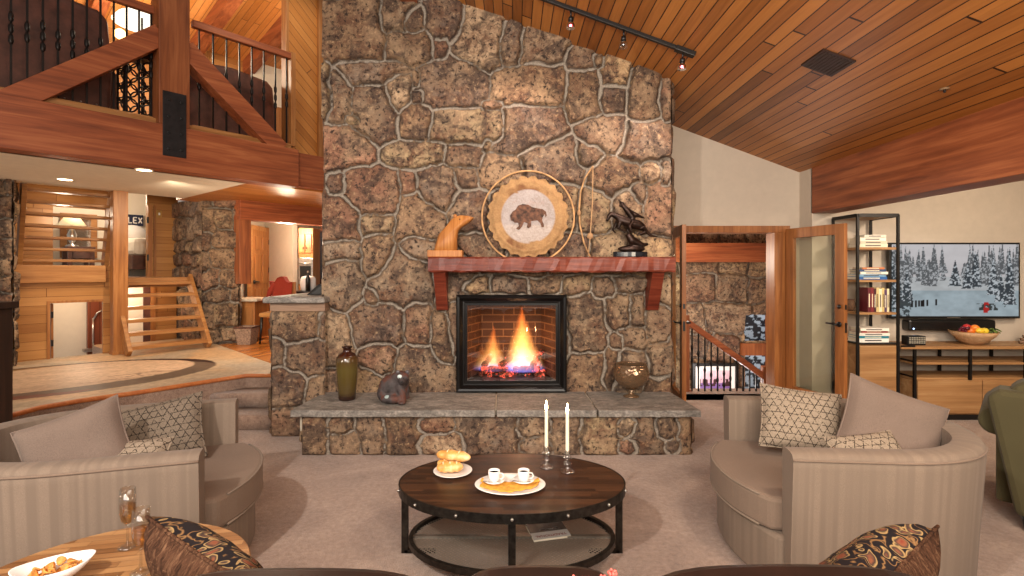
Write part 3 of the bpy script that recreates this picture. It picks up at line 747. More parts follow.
# diagonal board panel between railing and chimney
b=BB+.45
m=MB(); m.box(wa(287,b),wa(345,b),b,b+.08,ZB1,6.6); struct('wall_diagonal',m,M['wallboardD'],True,label='wall of diagonal golden boards beside the chimney')
m=MB(); m.box(wa(285,b),wa(288,b),b-.03,b+.1,ZB1,6.6); m.box(wa(317,b),wa(324,b),b-.05,b+.1,ZB1,6.6); struct('trim_13',m,M['oakZ'],True,.004)
# leather armchairs in the loft seen from behind
def leather_back(a,b,w,h,lab,rot=0,z0=ZB1):
    t=thing('leather_armchair',lab,'armchair',W(a,b,z0),TH+rot,'leather armchairs in the loft')
    m=MB(); pr=[(-w/2,.12),(-w/2-.02,h*.5),(-w/2+.02,h-.1),(-w/2+.10,h-.02),(0,h+.03),(w/2-.10,h-.02),(w/2-.02,h-.1),(w/2+.02,h*.5),(w/2,.12)]
    m.prism(pr,-.02,.18,'y'); part('backrest',m,M['leather'],t,.04)
    m=MB(); m.box(-w/2+.03,w/2-.03,.16,.85,.14,.46); part('seat',m,M['leather'],t,.05)
    for s_ in (-1,1):
        m=MB(); m.box(s_*w/2-.09,s_*w/2+.09,.1,.85,.12,.64); part('armrest',m,M['leather'],t,.05)
    for s_ in (-1,1):
        for yy in (.02,.8):
            m=MB(); m.lathe([(.02,0),(.032,.12)],10,(s_*(w/2-.06),yy,0)); part('leg',m,M['black'],t)
    m=MB(); 
    for k in range(9): m.ball((-w/2+.12+k*(w-.24)/8,-.025,.2),.009,6,4)
    part('nailhead_row',m,M['rivet'],t)
    return t
leather_back(wa(30,BB+.55),BB+.55,1.25,1.22,'large chocolate leather armchair back at the left end of the loft railing')
leather_back(wa(236,BB+.75)-.05,BB+.75,1.1,1.05,'chocolate leather armchair back behind the railing right of the post')
# round stone/wood table ball between
t=wg('accent_table','dark accent stand of iron rings behind the left loft brace','stand',(wa(134,BB+.7),BB+.7,ZB1))
ca,cb=wa(134,BB+.7),BB+.7
for k in range(5):
    m=MB()
    for q in range(6):
        an=2*PI*q/6; x,y=ca+.15*math.cos(an),cb+.15*math.sin(an)
        m.torus((x,y,ZB1+.12+k*.16),.075,.009,'y',14,5)
    part('ring_row',m,M['iron'],t)
m=MB()
for q in range(4):
    an=PI/4+PI/2*q; m.box(ca+.17*math.cos(an)-.01,ca+.17*math.cos(an)+.01,cb+.17*math.sin(an)-.01,cb+.17*math.sin(an)+.01,ZB1,ZB1+.86)
part('upright',m,M['iron'],t)
m=MB(); m.lathe([(.22,.86),(.23,.88),(.22,.9)],24,(ca,cb,ZB1)); part('top',m,M['iron'],t)
t=wg('table_lamp','lamp with a glowing bulb and broad pale glass shade in the loft','lamp',(wa(132,BB+1.3),BB+1.3,ZB1))
ca,cb=wa(142,BB+1.3),BB+1.3; zc=wz(142,18,BB+1.3)
m=MB(); m.lathe([(.02,zc-.02+.10),(.12,zc+.08),(.24,zc+.0),(.30,zc-.08),(.29,zc-.08),(.11,zc+.06)],32,(ca,cb,0)); part('lamp_shade',m,emit('lit opal glass',(255,246,226),1.6),t)
m=MB(); m.tube([(ca-.18,cb,zc+.6),(ca-.05,cb,zc+.1)],.006,6); m.tube([(ca,cb,ZB1),(ca,cb,zc)],.012,8); m.lathe([(.13,ZB1),(.13,ZB1+.02),(.02,ZB1+.04)],20,(ca,cb,0)); part('pole',m,M['iron'],t)
cx_=wa(120,BB+1.3); m=MB(); m.ball((cx_,cb,wz(120,34,BB+1.3)),.06,12,8); part('bulb',m,emit('warm bulb',(255,200,120),9),t)

# ------------------------------------------------------------------ split level stairs in the left wing
t_oak=M['oak']
# post
t=wg('timber_post','square golden oak post between the two open stair flights','post',(wa(120,-.10),-.10,PZ))
m=MB(); m.box(wa(112,-.1),wa(127,-.1),-.16,-.0,PZ,ZB0); part('shaft',m,M['oakZ'],t,.006)
m=MB(); m.box(wa(112,-.1)-.01,wa(127,-.1)+.01,-.17,.01,PZ,PZ+.04); part('base',m,M['oakZ'],t,.004)
def flight(lab,aL,aR,b0,z0,b1,z1,n,thick=.045,depth=.20,open_top=True):
    t=wg('stair_flight',lab,'stairs',(aL,min(b0,b1),min(z0,z1)),'open stair flights of golden oak')
    for a in (aL,aR):
        m=MB(); m.bar((a,b0,z0),(a,b1,z1),.05,.17,(0,0,1)); part('stringer',m,M['oak'],t,.004)
    for i in range(n):
        u=(i+.5)/n; b=b0+(b1-b0)*u; z=z0+(z1-z0)*u
        m=MB(); m.box(aL+.02,aR-.02,b-depth/2,b+depth/2,z-thick/2,z+thick/2); part('tread',m,M['oak'],t,.004)
    return t
LZ=1.44
flight('lower open flight of golden oak treads rising from the landing beside the post',wa(126,-.3),.84,-.43,PZ+.02,.33,LZ,6)
bu0,bu1=.48,.10
flight('upper open flight of golden oak treads hanging below the loft on the left',wa(21,.3),wa(108,.3),bu0,1.60,bu1,2.62,7,.035,.16)
m=MB(); m.box(wa(12,.05),wa(106,.05),.05,.12,1.39,1.61); struct('trim_14',m,M['oak'],True,.004,label='broad golden oak fascia under the upper stair flight')
m=MB(); m.box(wa(12,.05),wa(128,.1),.12,1.5,1.56,1.60); m.box(wa(118,.3),.9,.33,1.5,LZ-.05,LZ); struct('floor_mezzanine',m,M['oak'],True)
m=MB(); m.box(wa(128,.33),.84,.31,.36,LZ-.14,LZ+.0); struct('trim_15',m,M['oak'],True,.003)
# walls behind: lower wall with doorway
bw=.12
def wallhole(a_0,a_1,z_0,z_1,ha0,ha1,hz0,hz1,b0,b1):
    m=MB(); m.box(a_0,ha0,b0,b1,z_0,z_1); m.box(ha1,a_1,b0,b1,z_0,z_1)
    if hz1<z_1: m.box(ha0,ha1,b0,b1,hz1,z_1)
    if hz0>z_0: m.box(ha0,ha1,b0,b1,z_0,hz0)
    return m
struct('wall_stair_low',wallhole(wa(-20,bw),wa(112,bw),0.0,1.56,wa(50,bw),wa(103,bw),0,wz(60,303,bw),bw,bw+.06),M['wallboardH'],True,label='golden board wall under the upper stair with a doorway')
m=MB(); zt=wz(60,303,bw); m.box(wa(50,bw)-.03,wa(50,bw),bw-.02,bw+.08,PZ,zt+.03); m.box(wa(50,bw),wa(103,bw),bw-.02,bw+.08,zt,zt+.03); struct('trim_16',m,M['oakZ'],True,.002)
# door leaf opened inward (lower level) and hardware
t=wg('door_leaf','golden oak door edge with dark hinges standing open under the stair','door',(wa(51,.2),.2,.0))
m=MB(); m.box(wa(51,.2),wa(53.5,.2),.2,.7,-.4,zt-.01); part('panel',m,M['oakZ'],t,.003)
for z in (.62,.98,1.28):
    m=MB(); m.box(wa(51,.2)-.004,wa(51,.2)+.02,.17,.2,z-.04,z+.04); part('hinge',m,M['black'],t)
# room beyond
m=MB(); m.box(wa(20,1.6),wa(91,1.6),1.6,1.66,-1,1.5); struct('wall_bath',m,M['white'],True)
m=MB(); m.box(wa(87,1.55),wa(104,1.55),1.5,1.58,-1,1.5); struct('wall_shower',m,planks('red brown shower boards',[(120,58,34),(142,74,44)],.12,2,0,3,groove=.05),True)
t=wg('shower_set','chrome shower rail with arched hose on the red brown panel under the stair','shower',(wa(94,1.45),1.45,wz(94,350,1.45)))
a=wa(93,1.45); zz=lambda py:wz(94,py,1.45)
m=MB(); m.tube([(a,1.45,zz(350)),(a,1.45,zz(318))],.012,8); part('rail',m,M['rivet'],t)
m=MB(); m.tube([(a,1.45,zz(320)),(a+.05,1.45,zz(313)),(a+.12,1.45,zz(310)),(a+.18,1.45,zz(315)),(a+.2,1.45,zz(321))],.012,8); part('arm',m,M['rivet'],t)
m=MB(); m.lathe([(.05,0),(.05,.02),(.01,.05)],12,(a+.2,1.45,zz(323))); part('shower_head',m,M['rivet'],t)
m=MB(); m.box(a-.12,a+.2,1.38,1.5,zz(351),zz(348)); part('shelf',m,M['rivet'],t,.004)
# wall above (bedroom doorway) at the back of the mezzanine
bm=1.30
h0,h1=wa(53,bm),wa(106,bm)
struct('wall_stair_high',wallhole(wa(-30,bm),wa(111,bm),1.5,ZB1,h0,h1,1.5,wz(80,208,bm),bm,bm+.06),M['wallboardH'],True)
h0,h1=wa(112,bm),wa(147,bm); 
struct('wall_stair_right',wallhole(wa(111,bm),wa(178,bm),LZ,ZB1,h0,h1,LZ,wz(130,190,bm),bm,bm+.06),M['wallboardH'],True)
m=MB(); a=wa(147,bm); m.box(a,a+.06,bm-.05,bm+.02,LZ,ZB0); m.box(a+.09,a+.12,bm-.03,bm+.0,LZ,ZB0); struct('trim_17',m,M['oakZ'],True,.002)
for z in (1.75,2.35):
    m=MB(); m.box(a-.015,a+.01,bm-.06,bm-.04,z-.05,z+.05); struct('trim_18',m,M['black'],True)
t=wg('light_switch','small brass light switch on the golden board wall at the stair top','switch',(wa(159,bm),bm,wz(159,215,bm)-.06))
a=wa(159,bm);z=wz(159,214,bm); m=MB(); m.box(a-.04,a+.04,bm-.01,bm,z-.06,z+.06); part('plate',m,plain('brass',(180,140,80),.35,.8),t,.003)
m=MB(); m.box(a-.012,a+.012,bm-.018,bm-.01,z-.02,z+.02); part('toggle',m,M['china'],t)
# lower wall right of the post: white door room, oak door, stone
bl=1.05
m=MB(); m.box(wa(112,bl),wa(143,bl),bl,bl+.05,0,LZ-.05); struct('wall_low_white',m,M['white'],True)
m=MB(); m.box(wa(155,bl),wa(176,bl),bl-.02,bl+.05,0,LZ-.05); struct('wall_low_board',m,M['wallboardH'],True)
m=MB(); m.box(wa(143,bl),wa(150,bl),bl-.02,bl+.05,0,LZ-.05); struct('trim_19',m,M['leather'],True)
m=MB(); m.box(wa(150,bl),wa(155,bl),bl-.04,bl+.05,0,LZ-.05); struct('trim_20',m,M['oakZ'],True)
# bedroom beyond
br=3.2
m=MB(); m.box(wa(40,br),wa(160,br),br,br+.05,1.2,ZB1+.4); struct('wall_bedroom',m,M['white'],True)
m=MB(); m.box(wa(40,br),wa(175,br),bm+.06,br,LZ-.05,LZ); struct('floor_bedroom',m,M['carpet'],True)
def WZ(px,py,b): return (wa(px,b),b,wz(px,py,b))
t=wg('mirror','large oak framed mirror above the desk in the room behind the upper stair','mirror',(wa(78,br-.05),br-.05,wz(78,255,br)))
x0,x1=wa(60,br-.05),wa(97,br-.05); z0,z1=wz(78,258,br),wz(78,214,br); m=MB(); ring(m,x0,x1,z0,z1,.09,br-.07,br-.02); part('frame',m,M['oak'],t,.004)
m=MB(); m.box(x0+.08,x1-.08,br-.05,br-.03,z0+.08,z1-.08); part('glass',m,plain('pale mirror glass',(205,200,190),.08,.9,var=.02),t)
t=wg('desk','dark desk with a drawer behind the upper stair treads','desk',(wa(76,br-.4),br-.4,1.5))
x0,x1=wa(64,br-.4),wa(92,br-.4); zt=wz(76,247,br-.4); m=MB(); m.box(x0,x1,br-.65,br-.15,zt-.04,zt); part('top',m,M['leather'],t,.004)
m=MB(); m.box(x0+.3,x1-.3,br-.66,br-.2,zt-.2,zt-.05); part('drawer',m,M['leather'],t,.004)
for x in (x0+.04,x1-.04):
    for y in (br-.6,br-.2):
        m=MB(); m.box(x-.03,x+.03,y-.03,y+.03,LZ,zt-.04); part('leg',m,M['leather'],t)
t=wg('table_lamp','small lamp with a pale conical shade on the desk behind the upper stair','lamp',(wa(72,br-.45),br-.45,zt))
a=wa(72,br-.45); m=MB(); m.lathe([(.09,0),(.09,.02),(.02,.05),(.06,.12),(.07,.2),(.03,.3),(.015,.42)],20,(a,br-.45,zt)); part('base',m,M['rivet'],t)
m=MB(); m.lathe([(.19,.36),(.09,.52)],28,(a,br-.45,zt)); part('lamp_shade',m,emit('lit linen shade',(240,214,164),.7),t)
# bed and LEX sign seen in the right doorway
t=wg('bed','bed with white pillows and duvet seen through the doorway behind the post','bed',(wa(138,2.5),2.5,LZ))
x0,x1=wa(122,2.5),wa(150,2.5)+.3; m=MB(); m.box(x0,x1,1.9,3.1,LZ+.12,LZ+.36); part('bed_frame',m,M['leather'],t,.01)
m=MB(); m.box(x0,x1,1.88,3.1,LZ+.36,LZ+.66); part('duvet',m,M['white'],t,.08)
for k in range(2):
    m=MB(); m.ball((x0+.25+k*.5,2.9,LZ+.78),(.24,.12,.16)); part('pillow',m,M['china'],t)
t=wg('sign','navy wall sign with white letters LEX on the bedroom wall','sign',(wa(134,br-.04),br-.04,wz(134,226,br)))
x0,x1=wa(120,br-.04),wa(143,br-.04); z0,z1=wz(134,226,br),wz(134,215,br)
m=MB(); m.box(x0,x1,br-.06,br-.02,z0,z1); part('board',m,plain('navy enamel',(24,32,62),.5),t)
hL=(z1-z0)*.5; zc=(z0+z1)/2
def glyph(mb,ch,x,z,h,w,y,d=.012,th=None):
    th=th or h*.18
    L={'L':[((0,0),(0,1)),((0,0),(1,0))],'E':[((0,0),(0,1)),((0,0),(1,0)),((0,.5),(.8,.5)),((0,1),(1,1))],'X':[((0,0),(1,1)),((0,1),(1,0))],
       '1':[((.5,0),(.5,1))],'2':[((0,1),(1,1)),((1,1),(1,.5)),((1,.5),(0,.5)),((0,.5),(0,0)),((0,0),(1,0))],':':[((.5,.2),(.5,.3)),((.5,.7),(.5,.8))]}
    for (p,q) in L[ch]: mb.bar((x+p[0]*w,y,z+p[1]*h),(x+q[0]*w,y,z+q[1]*h),th,d,(0,1,0))
m=MB(); wl_=(wa(142.5,br-.04)-wa(128,br-.04))/3.6; xx=wa(128,br-.04)
for i,ch in enumerate('LEX'): glyph(m,ch,xx+i*wl_*1.25,zc-hL/2,hL,wl_*.85,br-.065)
part('letters',m,M['china'],t)

# stone column at the landing and far left
cw=.62; 
pA=Vector((-4.74,7.86,0)); pB=Vector((-4.16,7.80,0)); U1=(pB-pA).normalized(); L1=(pB-pA).length
Uv=Vector((VX,VY,0)); pC=pA+Uv*1.75
keepcol=lambda s,t:(t>.40)&(t<2.64)
fA=(tuple(pA),tuple(U1),(0,0,1),(U1.y,-U1.x,0),L1,2.66,rseeds(L1,2.66,.42,12),.012,.09,keepcol)
fB=(tuple(pC),tuple(-Uv),(0,0,1),(-Uv.y*1,Uv.x*1,0),1.75,2.66,rseeds(1.75,2.66,.36,13),.02,.09,keepcol)
nB=Vector((-VY*-1,VX*-1,0)) # outward normal of the receding face (towards -u)
fB=(tuple(pC),tuple(-Uv),(0,0,1),(-UX,-UY,0),1.75,2.66,rseeds(1.75,2.66,.36,13),.015,.09,keepcol)
fC=(tuple(pB),(-.5,.866,0),(0,0,1),(.866,.5,0),.9,2.66,rseeds(.9,2.66,.4,14),.025,.05,keepcol)
stones('wall_column',[fA,fB,fC],M['stone'],label='rounded fieldstone column beside the stair')
m=MB(); m.prism([(pA.x+.06,pA.y+.06),(pB.x-.05,pB.y+.06),(pB.x-.5,pB.y+.8),(pC.x+.1,pC.y+.05)],PZ,ZB0-.01); struct('wall_column_core',m,M['white'])
fL=((-7.2,5.95,0),(1,0,0),(0,0,1),(0,-1,0),7.2-5.80,2.62,rseeds(1.4,2.62,.4,21),.016,.10,keepcol)
fL2=((-5.80,5.95,0),(-.75,.66,0),(0,0,1),(.66,.75,0),.5,2.62,rseeds(.5,2.62,.4,22),.02,.06,keepcol)
stones('wall_left',[fL,fL2],M['stone'],label='fieldstone pier at the far left of the landing')

# ------------------------------------------------------------------ kitchen passage
bk=None
K0=Vector((-4.15,7.72)); u2=Vector((UX,UY))
def kp_(px): 
    r=(px-512)/F; t=(r*K0.y-K0.x)/(UX-r*UY); return K0+u2*t
def rotbar(name,p,q,z0,z1,w,mat,label=None):
    m=MB(); m.bar((p[0],p[1],(z0+z1)/2),(q[0],q[1],(z0+z1)/2),w,z1-z0); return struct(name,m,mat,label=label,bevel=.005)
m=MB(); m.box(1.248,wa(345,-.376),-.486,-.266,2.31,2.615); struct('trim_21',m,M['beam'],True,.005,'reddish header beam over the kitchen passage')
m=MB(); m.box(1.248,wa(248.3,-.376),-.476,-.276,1.34,2.31); struct('trim_22',m,M['beamZ'],True,.005)
# walls
m=MB(); m.bar((-4.98,8.6,1.6),(-4.98,11.6,1.6),.1,2.9); 
A1=Vector((-4.86,9.0)); A2=Vector((-4.94,10.3))
m=MB(); m.bar((A1.x-.06,8.4,1.6),(A2.x-.06,10.4,1.6),.1,2.6); struct('wall_kitchen_left',m,M['cream'])
m=MB(); m.bar((-5.0,10.33,1.6),(-4.13,9.75,1.6),.1,2.6); struct('wall_kitchen',m,M['cream'])
m=MB(); m.bar((-4.2,9.78,1.6),(-4.2,11.5,1.6),.1,2.6); struct('wall_kitchen_return',m,M['cream'])
m=MB(); m.box(-4.9,-1,8.5,12,2.63,2.7); struct('ceiling_kitchen',m,M['cream'])
m=MB(); m.box(-5,-1,11.4,11.5,0,2.7); struct('wall_kitchen_back',m,M['cream'])
# six panel door
t=wt('door','golden oak panel door with dark lever handle in the kitchen passage','door',(-4.82,9.55,PZ))
d=(Vector((-4.94,10.15))-Vector((-4.86,9.2))).normalized(); nrm=Vector((d.y,-d.x))
def dpt(s,z,o): b=Vector((-4.80,9.38))+d*s*.8+nrm*o; return (b.x,b.y,z)
def dbox(m,s0,s1,z0,z1,o0,o1):
    vs=[dpt(s,z,o) for z in (z0,z1) for (s,o) in ((s0,o0),(s1,o0),(s1,o1),(s0,o1))]
    m.add(vs,[(0,3,2,1),(4,5,6,7),(0,1,5,4),(1,2,6,5),(2,3,7,6),(3,0,4,7)])
m=MB(); dbox(m,0,.95,PZ,2.30,0,.045); part('leaf',m,M['oakZ'],t,.004)
for s0,s1 in ((.12,.42),(.53,.83)):
    for z0,z1 in ((.62,1.2),(1.3,1.85),(1.93,2.18)):
        m=MB(); dbox(m,s0,s1,z0,z1,.045,.06); part('raised_panel',m,M['oakZ'],t,.012)
m=MB(); m.tube([dpt(.07,1.33,.045),dpt(.07,1.33,.1),dpt(.2,1.33,.1)],.014,8); m.ball(dpt(.07,1.33,.05),.035); part('handle',m,M['black'],t)
for z in (.7,1.55,2.1):
    m=MB(); dbox(m,.93,.97,z-.05,z+.05,.04,.055); part('hinge',m,M['black'],t)
m=MB(); dbox(m,-.09,0,PZ,2.38,-.02,.05); dbox(m,.95,1.04,PZ,2.38,-.02,.05); dbox(m,-.09,1.04,2.30,2.38,-.02,.05); struct('trim_23',m,M['oak'],bevel=.004)
# kitchen cabinets with oven
t=wt('oven_cabinet','tall oak kitchen cabinet with a built in oven seen past the chimney','cabinet',(-3.75,9.3,PZ))
kd=9.3; kx=lambda px:(px-512)*kd/F; kz=lambda py:H+(270-py)*kd/F
m=MB(); m.box(kx(298.5),kx(313),kd,kd+.6,PZ,kz(228)); part('body',m,M['oakZ'],t,.004)
for a,b in ((299.5,305.2),(306,312)):
    m=MB(); m.box(kx(a),kx(b),kd-.02,kd,kz(253),kz(234)); f_=part('door',m,M['oakZ'],t,.006)
    m=MB(); m.ball((kx(305.5)+(-.03 if a<300 else .03),kd-.035,kz(248)),.014,8,6); part('knob',m,M['black'],f_)
m=MB(); m.box(kx(299),kx(313),kd-.025,kd,kz(284),kz(258)); f_=part('oven',m,M['rivet'],t,.004)
m=MB(); m.box(kx(300.5),kx(311.5),kd-.03,kd-.024,kz(281),kz(266)); part('oven_window',m,M['black'],f_)
m=MB(); m.tube([(kx(300),kd-.06,kz(263.5)),(kx(312),kd-.06,kz(263.5))],.012,8); part('oven_handle',m,M['rivet'],f_)
m=MB(); m.box(kx(299.5),kx(312.5),kd-.02,kd,kz(297),kz(286)); part('drawer',m,M['oakZ'],t,.006)
m=MB(); kd2=8.9; k2=lambda px:(px-512)*kd2/F; z2=lambda py:H+(270-py)*kd2/F
# dark window behind
m.box(k2(313.4),k2(330),kd2+.3,kd2+.34,z2(292),z2(226)); struct('window_1',m,plain('dark night window glass',(20,18,20),.08,0,.8))
m=MB(); m.box(k2(318),k2(319.6),kd2+.2,kd2+.3,z2(292),z2(226)); struct('trim_24',m,M['rivet'])
t=wt('kitchen_counter','kitchen counter run ending behind the chimney','counter',(k2(318),kd2-.2,PZ))
m=MB(); m.box(k2(303),k2(335),kd2-.5,kd2+.2,PZ,z2(292)); part('cabinet',m,M['oakZ'],t,.004)
m=MB(); m.box(k2(302.5),k2(335),kd2-.52,kd2+.2,z2(292),z2(290)); part('countertop',m,M['black'],t,.004)
m=MB(); m.lathe([(.10,0),(.12,.02),(.125,.1),(.12,.2),(.10,.235),(.05,.25),(0.0,.26)],20,(k2(315),kd2-.3,z2(290))); 
single('canister',m,M['china'],'round cream crock on the dark counter behind the bar','crock')
m=MB(); x=k2(316); 
t=wt('wine_bottle','tall dark bottle standing behind the stone bar','bottle',(k2(318),kd2-.42,z2(290)))
m=MB(); m.lathe([(.038,0),(.038,.2),(.014,.27),(.014,.33)],14,(k2(318.5),kd2-.46,z2(290))); part('body',m,M['black'],t)
m=MB(); m.lathe([(.0155,.30),(.0155,.335)],12,(k2(318.5),kd2-.46,z2(290))); part('capsule',m,M['rivet'],t)
# range hood dark triangle on the bar
t=wt('laptop_stand','black angled menu stand on the stone bar top against the chimney','stand',(-1.83,5.3,1.30))
m=MB(); m.prism([(-2.05,1.302),(-1.80,1.302),(-1.80,1.40),(-1.93,1.40)],5.15,5.35,'y'); part('body',m,M['black'],t,.004)
m=MB(); m.prism([(-2.06,1.30),(-2.04,1.30),(-1.92,1.405),(-1.94,1.41)],5.14,5.36,'y'); part('ledge',m,M['iron'],t)
# built in desk
t=wt('desk','oak desk with pale stone top beside the stone column','desk',(-3.98,8.2,PZ))
m=MB(); m.box(-4.40,-3.96,7.95,8.55,1.06,1.10); part('top',m,M['slate'] if False else plain('pale counter stone',(205,190,168),.3),t,.006)
m=MB(); m.box(-4.36,-4.02,8.0,8.5,PZ+.05,1.06); part('cabinet',m,M['oakZ'],t,.005)
for x in (-4.34,-4.04):
    m=MB(); m.box(x-.025,x+.025,8.02,8.07,PZ,PZ+.06); part('leg',m,M['black'],t)
m=MB(); m.box(-4.33,-4.05,7.985,8.0,PZ+.12,.98); part('door',m,M['oakZ'],t,.006)
# waste basket
t=wt('waste_basket','square taupe waste basket on the oak floor by the stone column','basket',(-4.0,7.72,PZ))
def frust(m,cx,cy,z0,z1,w0,w1,th=.012):
    vs=[]
    for w,z in ((w0,z0),(w1,z1),(w1-th,z1),(w0-th,z0+th)):
        vs+=[(cx-w,cy-w,z),(cx+w,cy-w,z),(cx+w,cy+w,z),(cx-w,cy+w,z)]
    fs=[(3,2,1,0)]
    for l in range(3):
        for k in range(4): fs.append((l*4+k,l*4+(k+1)%4,(l+1)*4+(k+1)%4,(l+1)*4+k))
    fs.append((12,13,14,15)); m.add(vs,fs)
bxw=(247-512)*7.72/F
m=MB(); frust(m,bxw,7.72,PZ+.004,PZ+.27,.095,.13); part('body',m,plain('taupe woven basket',(140,116,98),.8,scale=60,var=.25),t,.004)
m=MB(); m.box(bxw-.135,bxw+.135,7.72-.135,7.72-.122,PZ+.25,PZ+.275); m.box(bxw-.135,bxw+.135,7.72+.122,7.72+.135,PZ+.25,PZ+.275); m.box(bxw-.135,bxw-.122,7.6,7.84,PZ+.25,PZ+.275); m.box(bxw+.122,bxw+.135,7.6,7.84,PZ+.25,PZ+.275); part('rim',m,M['leather'],t,.003)
# desk chair with jacket
t=wt('dining_chair','wooden chair with tan seat at the kitchen desk','chair',(-3.66,7.9,PZ))
cx,cy=-3.62,7.95
m=MB(); m.box(cx-.22,cx+.2,cy-.2,cy+.2,PZ+.40,PZ+.47); part('seat',m,M['chairfab'],t,.025)
m=MB(); m.box(cx-.24,cx-.20,cy-.18,cy+.18,PZ+.45,PZ+.95); 
m=MB(); m.prism([(cx-.2,PZ+.46),(cx-.16,PZ+.46),(cx-.12,PZ+.92),(cx-.16,PZ+.92)],cy+.17,cy+.21,'y'); m.box(cx-.19,cx+.19,cy+.17,cy+.2,PZ+.46,PZ+.93); part('backrest',m,M['oakZ'],t,.006)
for sx in (-1,1):
    for sy in (-1,1):
        m=MB(); m.tube([(cx+sx*.18,cy+sy*.17,PZ+.42),(cx+sx*.2,cy+sy*.19,PZ)],[.022,.014],8); part('leg',m,M['black'],t)
m=MB(); rnd=random.Random(8); vs=[];fs=[]
for side_ in (0,1):
    base=len(vs)
    for i in range(9):
        for k in range(9):
            u,v=i/8,k/8; x=cx-.15+.30*u-.06*(1-v)*(1-u); y=cy+(.12 if side_==0 else .25)+.02*math.sin(u*14+v*4); z=PZ+.97-.36*v-.03*math.sin(u*9)+(.02 if .3<u<.7 else -.05*abs(u-.5))
            vs.append((x,y,z))
    for i in range(8):
        for k in range(8): fs.append((base+i*9+k,base+(i+1)*9+k,base+(i+1)*9+k+1,base+i*9+k+1))
for i in range(8): fs.append((i*9,(i+1)*9,81+(i+1)*9,81+i*9))
m.add(vs,fs,True); m.tube([(cx-.13,cy+.15,PZ+.9),(cx-.19,cy+.12,PZ+.78),(cx-.22,cy+.1,PZ+.68)],[.05,.045,.03],10)
single('jacket',m,M['redjacket'],'brick red jacket draped over the back of the kitchen chair','jacket')
# ------------------------------------------------------------------ french doors and stairwell
def door_leaf(hx,hy,ex,ey,lab,mirror=False):
    L=math.hypot(ex-hx,ey-hy); an=math.atan2(ey-hy,ex-hx)
    t=thing('french_door',lab,'door',(hx,hy,.02),an)
    z1=2.0; th=.022
    m=MB(); sw=.11
    m.box(0,sw,-th,th,0,z1); m.box(L-sw,L,-th,th,0,z1); part('stile',m,M['frameZ'],t,.004)
    m=MB(); m.box(sw,L-sw,-th,th,0,.22); m.box(sw,L-sw,-th,th,z1-.11,z1); part('rail',m,M['frameZ'],t,.004)
    m=MB(); m.box(sw,L-sw,-.004,.004,.22,z1-.11); part('glass',m,pane('door glass',(244,246,240),.07),t)
    for s_ in (-1,1):
        m=MB(); x=L-sw/2; m.lathe([(.028,0),(.028,.008),(.012,.012)],16,(0,0,0)); m.xf(Matrix.Translation((x,s_*th,.98))@Matrix.Rotation(-s_*PI/2,4,'X'))
        m.tube([(x,s_*(th+.01),.98),(x,s_*(th+.05),.98),(x-.11,s_*(th+.05),.985)],.010,8); h_=part('handle',m,M['black'],t)
        m=MB(); m.lathe([(.022,0),(.022,.01),(0,.012)],14); m.xf(Matrix.Translation((x,s_*th,1.16))@Matrix.Rotation(-s_*PI/2,4,'X')); part('deadbolt',m,M['black'],t)
    for z in (.25,1.0,1.75):
        m=MB(); m.lathe([(.009,z-.05),(.009,z+.05)],8,(0,th,0)); part('hinge',m,M['black'],t)
    m=MB()
    for z in (.93,.98,1.16): m.box(L,L+.002,-.012,.012,z-.03,z+.02)
    part('latch_plate',m,M['black'],t)
    return t
door_leaf(1.84,D2-.06,1.775,5.28,'left glazed oak door leaf standing open edge on beside the chimney')
door_leaf(3.16,D2-.07,3.345,5.13,'right glazed oak door leaf swung open in front of the cream wall')
# stairwell beyond
yb=8.6
wl2=((.6,yb,-2.6),(1,0,0),(0,0,1),(0,-1,0),4.6,5.6,rseeds(4.6,5.6,.55,31),.016,.08,lambda s,t:~((s>3.28)&(s<3.8)&(((t>2.97)&(t<3.40))|((t>2.15)&(t<2.72)))))
stones('wall_stairwell',[wl2],M['stone'],label='fieldstone wall of the stairwell beyond the open doors')
m=MB(); m.box(.5,.6,6.1,8.7,-2.6,3); m.box(4.46,4.56,6.1,8.7,-2.6,3); struct('wall_stairwell_side',m,M['cream'])
def x_at(px,y): return (px-512)*y/F
m=MB(); m.box(.6,4.5,6.1,8.6,2.75,2.8); struct('ceiling_stairwell',m,M['beamY'])
m=MB(); z0=H+(270-250)*8.2/F; m.bar((.7,7.5,z0+.55),(2.75,8.3,z0+.25),.2,.5); m.box(2.35,4.5,8.2,8.45,H+(270-262)*8.2/F,H+(270-243)*8.2/F); struct('trim_25',m,M['beam'])
m=MB(); m.box(.6,3.9,6.1,6.7,-.12,0); struct('floor_stairhead',m,M['carpet'])
m=MB(); m.box(.6,4.5,6.7,8.6,-1.8,-1.7); struct('floor_stairwell',m,M['carpet'])
# snowy windows in the stairwell
def snowimg(u,v):
    t=fbm(u*9,v*16,4,4); c=np.where((t>.5)[...,None],nlin((214,222,232)),nlin((40,44,52))); return c*(.6+.5*v)[...,None]
def picture(name,x0,x1,z0,z1,y,fn,mat,parent,nx=60,nz=40,label=None):
    s,t=np.meshgrid(np.linspace(0,1,nx+1),np.linspace(0,1,nz+1)); m=MB()
    vs=np.stack([x0+s*(x1-x0),np.full(s.shape,y),z0+t*(z1-z0)],-1).reshape(-1,3)
    idx=np.arange(vs.shape[0]).reshape(nz+1,nx+1)
    q=np.stack([idx[:-1,:-1],idx[:-1,1:],idx[1:,1:],idx[1:,:-1]],-1).reshape(-1,4)
    m.v=[tuple(p) for p in vs]; m.f=[tuple(int(i) for i in f) for f in q]; m.sm=[False]*len(m.f)
    o=part(name,m,mat,parent) if parent else struct(name,m,mat)
    add_col(o,fn(s,t).reshape(-1,3)); return o
SN=vcol('snowy wood seen through glass',.3,emis=.55)
